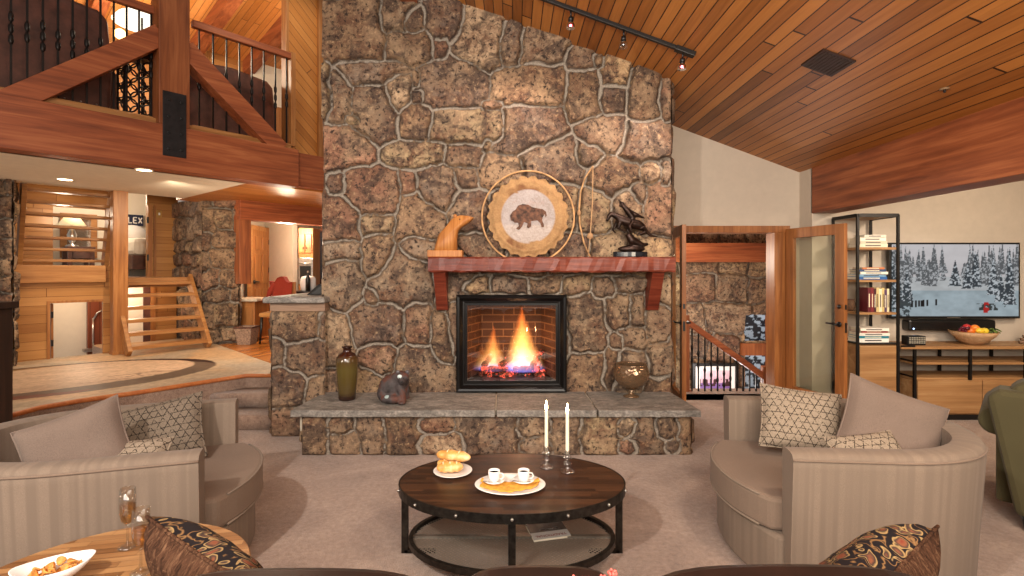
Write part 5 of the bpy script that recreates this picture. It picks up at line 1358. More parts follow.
# plates and food -------------------------------------------------------
def disc(prof,c,mat,parent,name,sx=1,sy=1,seg=40):
    m=MB(); m.lathe(prof,seg,c,sx,sy); return part(name,m,mat,parent)
pc=(-.335,2.90,TZ)
t=wt('plate','small round white plate with bread on the coffee table','plate',pc)
disc([(.0,.002),(.06,.002),(.075,.006),(.108,.016),(.110,.018),(.107,.019),(.075,.011),(.06,.007),(0,.007)],pc,M['china'],t,'dish')
disc([(.062,.0005),(.062,.004),(.055,.004)],pc,M['china'],t,'foot_ring')
def bread():
    n=N('glazed bread crust'); v=n.noise(n.coord(),16,4); w=n.noise(n.coord(),60,3)
    n.bump(w,.3,.004); return n.done(n.ramp(v,[(.3,(190,120,52)),(.48,(224,164,88)),(.68,(244,212,156))]),.45)
M['bread']=bread(); M['crumb']=plain('pale crumb',(246,222,176),.7)
def roll(c,L,r,rot,lab,seg,lean=0):
    t=thing('pastry',lab,'pastry',c,rot,'pastries on the round plate')
    m=MB(); n=28; pts=[];rs=[]
    for i in range(n+1):
        u=i/n; x=(u-.5)*L; e=max(0.0,1-abs(2*u-1)**3.0)**.5
        pts.append((x,.012*math.sin(u*PI),lean*(u-.5)*L)); rs.append(max(r*e*(1+.08*math.sin(u*seg*2*PI)),.001))
    m.tube(pts,rs,14,sq=.85); part('crust',m,M['bread'],t)
    for k in range(seg-1):
        u=(k+1)/seg; x=(u-.5)*L; m=MB(); m.ball((x,.008,lean*x+r*.74),(.005,r*.6,.007),8,6)
        part('score_mark',m,M['crumb'],t)
    return t
roll((pc[0]-.012,pc[1]-.035,TZ+.018+.026),.15,.034,R(6),'plump plaited roll at the front of the round plate',4)
roll((pc[0]+.0,pc[1]+.02,TZ+.018+.070),.21,.034,R(-16),'long golden baguette roll lying across the top of the plate',3,.0)
roll((pc[0]-.035,pc[1]+.045,TZ+.018+.026),.12,.027,R(30),'short roll at the back of the round plate',3)
# oval platter
oc=(-.01,2.715,TZ)
t=wt('platter','oval white platter carrying two espresso cups on the coffee table','platter',oc)
disc([(.0,.002),(.14,.002),(.155,.008),(.186,.016),(.188,.018),(.184,.020),(.155,.013),(.14,.007),(0,.007)],oc,M['china'],t,'dish',1,.74,56)
disc([(.13,.0005),(.13,.004),(.12,.004)],oc,M['china'],t,'foot_ring',1,.74)
nap=plain('mustard cloth napkin',(214,158,62),.9,var=.12,scale=40)
t=wt('napkin','mustard yellow napkin folded under the saucers on the platter','napkin',(oc[0],oc[1],TZ+.008))
m=MB(); s,tt=np.meshgrid(np.linspace(-1,1,25),np.linspace(-1,1,13))
vs=np.stack([oc[0]+.15*s+.01*tt,oc[1]-.015+(.065-.03*np.abs(s))*tt-.012*np.cos(s*3),TZ+.0105+.005*np.sin(s*9+tt*4)**2+.010*np.clip(np.abs(s)-.8,0,1)*5],-1).reshape(-1,3)
idx=np.arange(vs.shape[0]).reshape(13,25); q=np.stack([idx[:-1,:-1],idx[:-1,1:],idx[1:,1:],idx[1:,:-1]],-1).reshape(-1,4)
m.add(vs.tolist(),[tuple(int(i) for i in f) for f in q],True); o=part('cloth',m,nap,t); sd_=o.modifiers.new('s','SOLIDIFY'); sd_.thickness=.003
m=MB(); 
for a in (-1,1): m.tube([(oc[0]+a*.10,oc[1]-.0,TZ+.018),(oc[0]+a*.135,oc[1]+.012,TZ+.026),(oc[0]+a*.155,oc[1]+.014,TZ+.034)],[.004,.014,.018],8,sq=.5)
part('folded_end',m,nap,t)
def cupset(x,y,w_):
    z=TZ+.022
    t=wt('saucer',f'white saucer under the {w_} espresso cup on the platter','saucer',(x,y,z),'saucers on the oval platter')
    disc([(0,.001),(.03,.001),(.045,.005),(.058,.012),(.057,.014),(.03,.007),(0,.006)],(x,y,z),M['china'],t,'dish')
    disc([(.026,-.001),(.026,.002)],(x,y,z),M['china'],t,'foot_ring')
    t=wt('espresso_cup',f'white espresso cup standing on the {w_} saucer','cup',(x,y,z+.007),'espresso cups on the oval platter')
    disc([(0,.0),(.020,.0),(.026,.006),(.030,.02),(.0315,.055),(.0295,.055),(.028,.02),(.02,.008),(0,.008)],(x,y,z+.007),M['china'],t,'body')
    m=MB(); m.tube([(x+.028,y-.006,z+.05),(x+.045,y-.012,z+.05),(x+.052,y-.014,z+.036),(x+.043,y-.012,z+.022),(x+.027,y-.006,z+.02)],.0035,8); part('handle',m,M['china'],t)
    disc([(0,.042),(.0293,.042)],(x,y,z+.007),plain('espresso',(60,30,14),.1),t,'coffee')
    t=wt('teaspoon',f'steel teaspoon lying on the {w_} saucer','spoon',(x-.03,y-.035,z+.014),'teaspoons on the saucers')
    m=MB(); m.tube([(x-.038,y-.034,z+.014),(x-.0,y-.045,z+.017),(x+.035,y-.045,z+.019)],[.002,.0022,.003],6); part('stem',m,M['rivet'],t)
    m=MB(); m.ball((x-.048,y-.03,z+.0155),(.013,.009,.003),12,6); part('bowl',m,M['rivet'],t)
cupset(-.095,2.725,'left'); cupset(.062,2.73,'right')
# candles
for i,(x,y) in enumerate(((.200,2.98),(.315,2.915))):
    w_=('left','right')[i]
    t=wt('candlestick',f'{w_} low glass candlestick on the coffee table','candlestick',(x,y,TZ),'glass candlesticks on the coffee table')
    disc([(0,.001),(.040,.001),(.042,.005),(.038,.012),(.018,.022),(.012,.03),(.018,.042),(.020,.050),(.011,.060),(.014,.070),(.022,.078),(.024,.09),(.018,.102),(.0155,.118),(.019,.125),(.0115,.125),(.0115,.10),(0,.10)],(x,y,TZ),M['crystal'],t,'body')
    m=MB(); m.torus((x,y,TZ+.05),.020,.004,seg=24,ts=6); part('ring',m,M['crystal'],t)
    t=wt('candle',f'lit ivory taper candle in the {w_} glass candlestick','candle',(x,y,TZ+.102),'lit taper candles on the coffee table')
    disc([(.0,0),(.0108,0),(.0105,.02),(.0095,.225),(.008,.232),(0,.229)],(x,y,TZ+.102),M['wax'],t,'taper')
    m=MB(); m.tube([(x,y,TZ+.33),(x+.002,y,TZ+.342)],.0012,6); part('wick',m,M['black'],t)
    m=MB(); m.lathe([(0,.334),(.006,.340),(.0085,.352),(.006,.370),(0,.394)],12,(x,y,TZ)); part('flame',m,emit('candle flame',(255,206,150),60),t)

# ------------------------------------------------------------------ hearth ornaments
HZ=.393
vx,vy=-1.475,4.58
t=wt('vase','tall olive brown glazed vase at the left end of the hearth','vase',(vx,vy,HZ))
def vasemat():
    n=N('olive brown glaze'); x=n.sep(n.coord()); z=n.math('MULTIPLY',x[2],2.0)
    nz=n.noise(n.coord((1,1,12)),6,3); z=n.math('ADD',z,n.math('MULTIPLY',n.math('SUBTRACT',nz,.5),.12))
    return n.done(n.ramp(z,[(.05,(40,20,12)),(.16,(78,62,30)),(.55,(88,76,38)),(.74,(78,56,30)),(.80,(56,24,14)),(1,(36,14,10))]),.15,0,.7)
VM=vasemat()
disc([(0,0),(.070,0),(.074,.01),(.088,.20),(.096,.33),(.093,.375),(.07,.405),(.045,.42),(.037,.43),(.034,.455),(.044,.465),(.044,.475),(.03,.475),(.027,.43),(.0,.42)],(vx,vy,HZ),VM,t,'body')
m=MB(); m.torus((vx,vy,HZ+.468),.040,.007,seg=24,ts=8); part('lip',m,plain('black brown glaze',(34,16,12),.15),t)
# bear
def blob(name,mb,mat,parent,vox,sm=6):
    o=part(name,mb,mat,parent); r=o.modifiers.new('r','REMESH'); r.mode='VOXEL'; r.voxel_size=vox; r.use_smooth_shade=True
    s_=o.modifiers.new('s','SMOOTH'); s_.iterations=sm; s_.factor=.6; return o
def bearmat():
    n=N('raku fired clay'); v=n.noise(n.coord(),9,3); w=n.noise(n.coord((1,1,1),(1,2,3)),7,2)
    c=n.ramp(v,[(.35,(44,38,38)),(.5,(74,66,66)),(.62,(92,54,42)),(.72,(70,64,66))])
    return n.done(n.mix(n.ramp(w,[(.69,(0,0,0)),(.70,(1,1,1))]),c,(150,168,168)),.6,0,.3)
bx_,by_=-1.03,4.50
t=wt('bear_figurine','grey and rust glazed clay bear figurine sitting on the hearth with head turned','figurine',(bx_,by_,HZ))
m=MB(); m.ball((bx_-.02,by_,HZ+.115),(.125,.10,.125)); m.ball((bx_-.07,by_+.0,HZ+.08),(.085,.095,.09)); m.ball((bx_+.045,by_-.01,HZ+.19),(.085,.075,.085))
m.ball((bx_+.075,by_-.04,HZ+.215),(.062,.055,.055)); m.ball((bx_+.085,by_-.09,HZ+.195),(.028,.035,.026))
m.tube([(bx_+.05,by_-.05,HZ+.16),(bx_+.08,by_-.07,HZ+.09),(bx_+.09,by_-.085,HZ+.02)],[.05,.035,.03],10); m.tube([(bx_+.07,by_+.02,HZ+.14),(bx_+.1,by_+.01,HZ+.02)],[.05,.032],10)
m.ball((bx_+.085,by_-.1,HZ+.018),(.035,.045,.018)); m.ball((bx_-.01,by_-.08,HZ+.045),(.10,.055,.042))
blob('body',m,bearmat(),t,.006,3)
for dx in (-.04,.042):
    m=MB(); m.ball((bx_+.075+dx,by_-.035,HZ+.264),(.02,.013,.022)); part('ear',m,plain('grey clay',(82,76,78),.4),t)
for dx in (-.018,.018):
    m=MB(); m.ball((bx_+.078+dx,by_-.093,HZ+.225),.006,8,6); part('eye',m,M['black'],t)
m=MB(); m.ball((bx_+.088,by_-.124,HZ+.2),(.010,.007,.008),8,6); part('nose',m,M['black'],t)
m=MB(); m.ball((bx_+.062,by_-.084,HZ+.236),(.022,.012,.020),12,8); part('white_patch',m,plain('white glaze',(196,212,212),.3),t)
# mercury glass bowl
gx_,gy_=1.09,4.68
t=wt('glass_bowl','smoky mercury glass footed bowl at the right end of the hearth','bowl',(gx_,gy_,HZ))
def merc():
    n=N('smoky mercury glass'); n.b.inputs['Transmission Weight'].default_value=.55
    v=n.new('ShaderNodeTexVoronoi'); v.inputs['Scale'].default_value=26; n.l(n.coord(),v.inputs['Vector']); n.bump(v.outputs['Distance'],.6,.01)
    return n.done((150,120,92),.12,.35)
MG=merc()
disc([(0,.07),(.06,.075),(.115,.11),(.158,.17),(.166,.215),(.150,.262),(.138,.29),(.142,.30),(.134,.30),(.130,.288),(.145,.255),(.158,.215),(.150,.172),(.110,.12),(.05,.085),(0,.08)],(gx_,gy_,HZ),MG,t,'body')
disc([(.07,0),(.072,.008),(.03,.02),(.018,.04),(.03,.07),(0,.075)],(gx_,gy_,HZ),MG,t,'foot')

# ------------------------------------------------------------------ mantel ornaments
MZ=1.669; my=4.74
sm=F/my
t=wt('wooden_bear_carving','golden carved wood animal figure leaning right on a block at the left of the mantel','carving',((446-512)/sm,my,MZ))
gold=wood('carved honey wood',(128,74,30),(172,110,54),(198,140,80),2,3,.5,.5)
cvx=lambda cx:(410+cx/5.76-512)/sm
cvz=lambda cy:MZ+(293-cy)/5.76/sm
m=MB(); m.box(cvx(105),cvx(305),my-.07,my+.07,MZ,cvz(254)); part('base',m,gold,t,.006)
pol=[(138,256),(150,210),(165,165),(185,140),(212,112),(236,80),(262,60),(290,52),(335,56),(370,66),(352,84),(330,104),(300,122),(280,142),(272,190),(274,256)]
m=MB(); pp=[(cvx(a),cvz(b)) for a,b in pol][::-1]
# lens shaped section: three layers
vs=[];fs=[];n=len(pp); cxm=sum(p[0] for p in pp)/n; czm=sum(p[1] for p in pp)/n
lay=[(-.055,.72),(-.035,.94),(0,1),(.035,.94),(.055,.72)]
# inset towards a spine instead of the centroid
spine=[(cvx(205),cvz(250)),(cvx(215),cvz(170)),(cvx(255),cvz(105)),(cvx(330),cvz(75))]
for y,k in lay:
    for p in pp:
        s_=min(spine,key=lambda q:(q[0]-p[0])**2+(q[1]-p[1])**2); vs.append((s_[0]+(p[0]-s_[0])*k,my+y,s_[1]+(p[1]-s_[1])*k))
for l in range(4):
    for k in range(n): fs.append((l*n+k,l*n+(k+1)%n,(l+1)*n+(k+1)%n,(l+1)*n+k))
fs+= [tuple(range(n))[::-1],tuple(range(4*n,5*n))]
m.add(vs,fs,True); o=part('body',m,gold,t)
m=MB(); m.ball((cvx(290),my-.05,cvz(78)),.008,8,6); part('eye',m,M['black'],t)
m=MB(); m.ball((cvx(262),my-.03,cvz(60)),(.018,.015,.02)); part('ear',m,gold,t)
# hide drum
dx_,dz_,dy_=(528-512)/S1*1.0,1.55+(270-217.5)/103.5,4.80
s_=F/dy_; dxc=(528-512)/s_; dzc=H+(270-217)/s_
t=wt('hide_drum','round hide on a willow hoop with a dark bison on its white centre','artwork',(dxc,dy_,MZ))
R0=.43
m=MB(); m.torus((dxc,dy_-.0,dzc),.432,.0085,'y',64,8); part('hoop',m,plain('peeled willow',(190,146,98),.6,var=.2),t)
m=MB(); rr=.372; rings=26; seg=72; vs=[];fs=[]; rnd=random.Random(3)
wv=[1+.035*math.cos(k*2*PI/seg*22)+rnd.uniform(-.012,.012) for k in range(seg)]
for i in range(rings+1):
    for k in range(seg):
        a=2*PI*k/seg; r=rr*i/rings*(wv[k] if i>rings-4 else 1)
        vs.append((dxc+r*math.cos(a),dy_-.03-(.02 if i<rings-2 else .0)+rnd.uniform(-.003,.003),dzc+r*math.sin(a)))
for i in range(rings):
    for k in range(seg): fs.append((i*seg+k,i*seg+(k+1)%seg,(i+1)*seg+(k+1)%seg,(i+1)*seg+k))
m.add(vs,fs,True)
V=np.array(vs); X=(V[:,0]-dxc)/rr; Z=(V[:,2]-dzc)/rr; rad=np.sqrt(X**2+Z**2); ang=np.arctan2(Z,X)
hc=nlin((176,138,94))[None]*(.75+.5*fbm(ang*9,rad*5,4,4))[:,None]
dk_=np.clip((np.abs(rad-.68)<.14)*(fbm(X*3,Z*3,9)-.42)*6,0,1)*(np.abs(np.abs(ang)-PI/2)<.7); hc=hc+(nlin((126,84,52))-hc)*dk_[:,None]
rw=rad+.05*(fbm(ang*3,rad*0,6)-.5)
wc=nlin((180,170,168))[None]*(.85+.2*fbm(X*6,Z*9,2))[:,None]; 
hc=np.where((rw<.665)[:,None],wc,hc); hc=np.where(((Z>.30)&(Z<.42)&(rw<.52)&(fbm(X*9,Z*16,12)>.45))[:,None],nlin((176,160,156)),hc)
hc=np.where(((rw<.665)&(Z<-.22))[:,None],nlin((186,174,168)),hc)
def hidemat():
    n=N('hair on hide'); a=n.new('ShaderNodeAttribute',attribute_name='Col'); v=n.noise(n.coord((60,60,60)),1,3,.7); n.bump(v,.7,.008); w=n.noise(n.coord((9,9,9)),1,4,.6,1); return n.done(n.mix(.55,a.outputs['Color'],n.ramp(n.math('ADD',n.math('MULTIPLY',v,.5),n.math('MULTIPLY',w,.5)),[(.36,(.45,.36,.28)),(.6,(1,1,1))]),'MULTIPLY'),.85)
o=part('hide',m,hidemat(),t); add_col(o,hc)
bis=[(-.38,-.10),(-.40,.02),(-.34,.12),(-.26,.17),(-.20,.27),(-.08,.31),(.06,.29),(.16,.23),(.30,.20),(.42,.18),(.50,.12),(.52,.02),(.49,-.02),(.47,.06),(.42,-.02),(.40,-.10),(.44,-.18),(.45,-.27),(.39,-.27),(.36,-.17),(.28,-.10),(.12,-.12),(.13,-.25),(.06,-.30),(.02,-.27),(.04,-.18),(-.05,-.14),(-.10,-.26),(-.18,-.34),(-.25,-.30),(-.18,-.24),(-.2,-.16),(-.28,-.16),(-.33,-.12)]
m=MB(); m.prism([(dxc+a*.37-.02,dzc+.0+b*.37) for a,b in bis][::-1],dy_-.056,dy_-.049,'y'); part('painted_bison',m,plain('dark brown paint',(84,56,42),.8,var=.45,scale=30),t)
for k in range(22):
    a=2*PI*(k+.5)/22; m=MB(); m.tube([(dxc+.36*math.cos(a),dy_-.03,dzc+.36*math.sin(a)),(dxc+.43*math.cos(a+.03),dy_,dzc+.43*math.sin(a+.03))],.003,5); part('lacing',m,M['leather'],t)
for a in (-.9,-.5,.4,.9):
    pass
# bent willow stick piece
t=wt('willow_bow','bent willow rod with hanging strands leaning on the stone beside the hide drum','ornament',((588-512)/s_,4.84,MZ))
sp=lambda px,py,d=4.86:((px-512)*d/F,d,H+(270-py)*d/F)
m=MB(); m.tube([sp(593,166,4.78),sp(585,178,4.78),sp(580.5,192,4.80),sp(579,210,4.82),sp(580,226,4.82),sp(584,243,4.80),sp(590,256.5,4.76)],[.006,.008,.008,.009,.008,.008,.007],8); part('bow',m,plain('pale willow',(176,136,92),.6,var=.2),t)
m=MB(); m.tube([sp(593,166,4.78),sp(592.5,200,4.80),sp(590,240,4.78),sp(588,256,4.76)],.0045,6); part('strand',m,plain('pale cord',(190,150,108),.8),t)
m=MB(); m.ball(sp(590,236,4.79),(.03,.02,.03)); m.ball(sp(579,213,4.80),(.018,.015,.03)); part('knot',m,plain('pale cord',(170,132,94),.8),t)
# bronze horse and rider
t=wt('bronze_statue','dark bronze statue of a rider on a running horse at the right of the mantel','statue',((628-512)/sm,my,MZ))
BZ=plain('dark bronze',(44,30,24),.35,.7,var=.35,scale=25)
bxp=lambda cx,cy,y=0:((590+cx/7.2-512)/sm,my+y,H+(270-(185+cy/7.2))/sm)
m=MB(); c=bxp(290,480); m.prism([(c[0]+.16*math.cos(2*PI*k/28),my+.055*math.sin(2*PI*k/28)) for k in range(28)],MZ,MZ+.05); part('marble_base',m,plain('black polished marble',(26,26,30),.12),t,.006)
m=MB(); m.ball((c[0]+.01,my,MZ+.075),(.13,.045,.035)); m.tube([bxp(380,440),bxp(300,400),bxp(270,350)],[.03,.045,.03],10); m.tube([bxp(420,425),bxp(330,440)],[.012,.03],8)
blob('rocky_ground',m,BZ,t,.007,2)
m=MB(); m.tube([bxp(200,235),bxp(250,262),bxp(300,280),bxp(350,290),bxp(385,310)],[.035,.048,.05,.047,.035],12)
m.tube([bxp(215,240),bxp(180,220),bxp(150,205)],[.036,.028,.02],10); m.tube([bxp(160,200),bxp(138,222),bxp(122,262)],[.022,.02,.012],10)
for dy,l in ((.03,[(205,260),(185,300),(165,320),(190,345)]),(-.03,[(215,265),(200,315),(235,330),(250,345)]),(-.03,[(375,310),(395,340),(350,355),(330,365)]),(.03,[(385,300),(400,345),(375,355),(350,350)])):
    m.tube([bxp(a,b,dy) for a,b in l],[.028,.016,.011,.009],8)
m.tube([bxp(385,290),bxp(410,340),bxp(440,365),bxp(490,372)],[.014,.018,.014,.004],8)
blob('horse',m,BZ,t,.006,3)
m=MB(); m.tube([bxp(300,270),bxp(305,235),bxp(265,180),bxp(240,150)],[.03,.032,.03,.02],10); m.ball(bxp(232,138),(.022,.02,.024)); m.tube([bxp(255,165),bxp(215,150),bxp(218,118),bxp(205,108)],[.014,.011,.009,.007],8)
m.tube([bxp(262,175),bxp(330,215),bxp(395,240)],[.02,.022,.006],8); m.tube([bxp(300,265,-.04),bxp(275,300,-.055),bxp(290,345,-.05)],[.022,.016,.014],8); m.tube([bxp(300,265,.04),bxp(275,300,.055),bxp(290,345,.05)],[.022,.016,.014],8)
blob('rider',m,BZ,t,.005,2)
m=MB(); m.tube([bxp(205,105),bxp(250,160)],.006,6); part('rifle',m,BZ,t)
# fix the magazine's place
for o in bpy.data.objects:
    if o.name=='magazine': o.location=(.20,2.86,.087); o.rotation_euler=(0,0,R(194))
# ------------------------------------------------------------------ olive armchair at the right edge
t=wt('armchair','olive green armchair seen from behind at the right edge of the room','armchair',(3.45,3.45,0))
t.location=(3.55,2.95,-.03*0); t.rotation_euler=(0,0,R(-45))
m=MB(); m.prism([(2.86,.78),(2.99,.09),(3.95,.09),(4.05,.80),(3.95,.83),(2.92,.83)],3.10,3.32,'y'); part('backrest',m,M['olive'],t,.035)
m=MB(); m.prism([(2.97,.76),(3.93,.76),(3.98,.84),(3.90,.90),(3.45,.92),(3.04,.895),(2.96,.84)],3.14,3.36,'y'); part('head_cushion',m,M['olive'],t,.05)
for (xa,sg) in ((2.90,-1),(4.0,1)):
    m=MB(); m.box(min(xa,xa-sg*.14),max(xa,xa-sg*.14),3.28,4.0,.10,.60); m.tube([(xa-sg*-.0,3.26,.60),(xa,4.0,.60)],.085,16); part('armrest',m,M['olive'],t,.02)
m=MB(); m.box(3.04,3.86,3.32,4.0,.10,.30); part('base',m,M['olive'],t,.02)
m=MB(); m.box(3.05,3.85,3.36,4.04,.305,.47); part('seat_cushion',m,M['olive'],t,.05)
for x in (3.05,3.87):
    for y in (3.15,3.93):
        m=MB(); m.lathe([(.022,0),(.04,.10)],12,(x,y,.001)); part('leg',m,M['black'],t)
# ------------------------------------------------------------------ dark cabinet at the left edge
t=wt('cabinet','tall dark wood cabinet end at the left edge of the room','cabinet',(-3.45,3.05,0))
dw=wood('dark stained wood',(30,18,14),(44,28,20),(60,38,28),2,2,.5)
m=MB(); m.box(-3.85,-3.02,2.95,3.1,.06,1.32); part('side_panel',m,dw,t,.005)
m=MB(); m.box(-3.87,-3.0,2.93,3.12,1.32,1.36); part('top',m,dw,t,.005)
m=MB(); m.box(-3.83,-3.04,2.97,3.08,.001,.06); part('plinth',m,M['black'],t)

# ------------------------------------------------------------------ round side table with glasses and snack bowl
sx_,sy_,sz_=-1.33,1.62,.53; SR=.45
t=wt('side_table','round reclaimed wood side table in front of the left armchair','table',(sx_,sy_,0))
m=MB(); m.lathe([(0,sz_-.04),(SR-.004,sz_-.04),(SR,sz_-.036),(SR,sz_-.004),(SR-.004,sz_),(0,sz_)],72,(sx_,sy_,0)); o=part('tabletop',m,M['sidetop'],t)
o.data.polygons.foreach_set('use_smooth',[False]*len(o.data.polygons))
m=MB(); m.torus((sx_,sy_,sz_-.03),SR-.005,.008,seg=64,ts=6); part('edge_band',m,M['iron2'],t)
m=MB(); m.lathe([(.05,.03),(.04,.1),(.04,sz_-.08),(.12,sz_-.045)],20,(sx_,sy_,0)); part('pedestal',m,M['iron2'],t)
m=MB(); m.lathe([(.28,.001),(.28,.02),(.06,.035)],32,(sx_,sy_,0)); part('foot',m,M['iron2'],t)
def flute(x,y,lab,fill):
    z=sz_+.001
    t=wt('champagne_glass',lab,'glass',(x,y,z),'champagne glasses on the side table')
    disc([(0,.001),(.031,.001),(.032,.003),(.012,.007),(.0045,.014),(.0038,.075),(.010,.084),(.021,.10),(.0265,.13),(.027,.16),(.0245,.215),(.0235,.215),(.0258,.16),(.0252,.13),(.0195,.102),(.009,.088),(0,.0865)],(x,y,z),M['glass'],t,'glass_body',seg=36)
    disc([(0,.0870),(.009,.0885),(.0190,.1025),(.0248,.13),(.0254,fill),(0,fill)],(x,y,z),M['wine'],t,'wine',seg=36)
    m=MB(); m.torus((x,y,z+.215),.024,.0009,seg=32,ts=6); part('rim',m,M['glass'],t); return t
flute(-1.415,1.885,'rear champagne glass standing nearest the left armchair on the side table',.155)
flute(-1.250,1.725,'front champagne glass standing beside the fur pillow on the side table',.150)
# oval bowl
wx,wy=-1.49,1.665
t=wt('snack_bowl','white oval bowl of snacks on the side table','bowl',(wx,wy,sz_))
m=MB(); prof=[(0,.001),(.30,.001),(.45,.012),(.75,.035),(1,.068),(.965,.068),(.72,.04),(.42,.02),(0,.014)]
vs=[];fs=[];sg=48;an=R(32)
for r,z in prof:
    for k in range(sg):
        a=2*PI*k/sg; x_,y_=.108*r*math.cos(a),.068*r*math.sin(a); zz=z*.9*(1+.18*abs(math.cos(a))**3*(r>.6))
        vs.append((wx+x_*math.cos(an)-y_*math.sin(an),wy+x_*math.sin(an)+y_*math.cos(an),sz_+.001+zz))
for i in range(len(prof)-1):
    for k in range(sg): fs.append((i*sg+k,i*sg+(k+1)%sg,(i+1)*sg+(k+1)%sg,(i+1)*sg+k))
m.add(vs,fs,True); part('body',m,M['china'],t)
m=MB(); m.lathe([(.045,0.0),(.045,.006)],24,(wx,wy,sz_+.0005)); part('foot_ring',m,M['china'],t)
cm=plain('toasted crisp',(206,140,66),.7,var=.25,scale=40,bump=.3)
rnd=random.Random(5); first=None
for k in range(26):
    u=rnd.uniform(0,1)**.5*.62; a=rnd.uniform(0,2*PI); x_,y_=.10*u*math.cos(a),.062*u*math.sin(a)
    loc=(wx+x_*math.cos(an)-y_*math.sin(an),wy+x_*math.sin(an)+y_*math.cos(an),sz_+.030+.011*(k%4)*(1-u*.5))
    rot=(rnd.uniform(-.7,.7),rnd.uniform(-.7,.7),rnd.uniform(0,6))
    if first is None:
        m=MB(); s,tt=np.meshgrid(np.linspace(-1,1,7),np.linspace(-1,1,7)); rr=np.maximum(abs(s),abs(tt)); q_=np.sqrt(s*s+tt*tt)+1e-6
        X_=s/q_*rr*.017; Y_=tt/q_*rr*.013; vs=np.stack([X_,Y_,.004*(X_/.017)**2*2],-1).reshape(-1,3); idx=np.arange(49).reshape(7,7)
        q=np.stack([idx[:-1,:-1],idx[:-1,1:],idx[1:,1:],idx[1:,:-1]],-1).reshape(-1,4)
        m.add(vs.tolist(),[tuple(int(i) for i in f) for f in q],True)
        first=mesh_obj('crisp',m,cm); sd_=first.modifiers.new('s','SOLIDIFY'); sd_.thickness=.0025
        tag(first,'golden crisp heaped in the white oval snack bowl','snack','crisps in the oval bowl'); c=first
    else:
        c=first.copy(); COL.objects.link(c)
    c.location=loc; c.rotation_euler=rot

# ------------------------------------------------------------------ sofa in the foreground seen from behind
t=wt('sofa','very dark brown leather sofa whose back runs along the bottom of the view','sofa',(.1,1.4,0))
def backc(x0,x1,z1,y0=.96,y1=1.14):
    m=MB(); n=14; vs=[];fs=[]
    up=[]
    for i in range(n+1):
        u=i/n; up.append((x0+(x1-x0)*u, z1-.05*abs(2*u-1)**5-.012*abs(2*u-1)**2))
    poly=[(x0,.44)]+up+[(x1,.44)]
    m.prism(poly[::-1],y0,y1,'y'); return part('back_cushion',m,M['dleather'],t,.045)
backc(-.78,-.140,.908); backc(-.134,.255,.912); backc(.261,.94,.916)
m=MB(); m.box(-.80,.96,.90,1.0,.10,.76); part('back_frame',m,M['dleather'],t,.04)
m=MB(); m.box(-.78,.94,1.0,1.78,.10,.28); part('base',m,M['dleather'],t,.03)
for a,b in ((-.66,.075),(.085,.82)):
    m=MB(); m.box(a,b,1.12,1.80,.285,.44); part('seat_cushion',m,M['dleather'],t,.05)
for x in (-.80,.83):
    m=MB(); m.box(x,x+.13,1.0,1.58,.10,.50); part('armrest',m,M['dleather'],t,.04)
for x in (-.74,.90):
    for y in (.96,1.70):
        m=MB(); m.lathe([(.02,0),(.03,.1)],10,(x,y,.001)); part('leg',m,M['black'],t)
pillow((-.755,1.34,.685),.46,.42,.17,(.50,.72,.42),R(2),M['paisley'],'brown faux fur pillow with a tapestry front at the left end of the dark sofa','fur backed tapestry pillows on the dark sofa',M['fur'],2,M['fur'])
pillow((.90,1.38,.645),.54,.44,.20,(-.50,.62,.60),R(-4),M['paisley'],'dark scrolled tapestry pillow with fur back at the right end of the dark sofa','fur backed tapestry pillows on the dark sofa',M['fur'],5,M['fur'])
# coral flowers behind the sofa
t=wt('console_table','narrow dark table behind the sofa','table',(.15,.88,0))
m=MB(); m.box(-.25,.55,.62,.84,.66,.69); part('top',m,M['leather'],t,.004)
for x in (-.22,.52):
    for y in (.64,.82):
        m=MB(); m.box(x-.015,x+.015,y-.015,y+.015,.001,.66); part('leg',m,M['leather'],t)
t=wt('flower_vase','coral red blossoms reaching up from behind the sofa','flowers',(.16,.76,.691))
disc([(0,0),(.03,0),(.045,.03),(.05,.08),(.035,.12),(.03,.13),(.033,.12),(.04,.08),(0,.01)],(.16,.76,.691),M['china'],t,'vase')
rnd=random.Random(12); CR=plain('coral petal',(214,92,80),.6,var=.2); GS=plain('green stem',(70,84,40),.6)
for k in range(24):
    x=.12+rnd.gauss(0,.042); y=.76+rnd.uniform(-.02,.03); z=1.082+rnd.uniform(-.010,.006)-1.2*abs(x-.128)**1.5
    if k>21: x=(-.15,.172)[k-22]; z=1.082
    m=MB(); m.tube([(.16+(x-.16)*.1,.76,.80),(.16+(x-.16)*.5,y,.95),(x,y,z-.008)],.0015,5); st_=part('stem',m,GS,t)
    m=MB()
    for q in range(6):
        a=q*1.05+k; m.ball((x+.005*math.cos(a),y+.005*math.sin(a),z+.0012*(q%3)),(.0028,.0028,.004),6,5,(.5*math.sin(a),.5*math.cos(a),0))
    part('blossom',m,CR,st_)

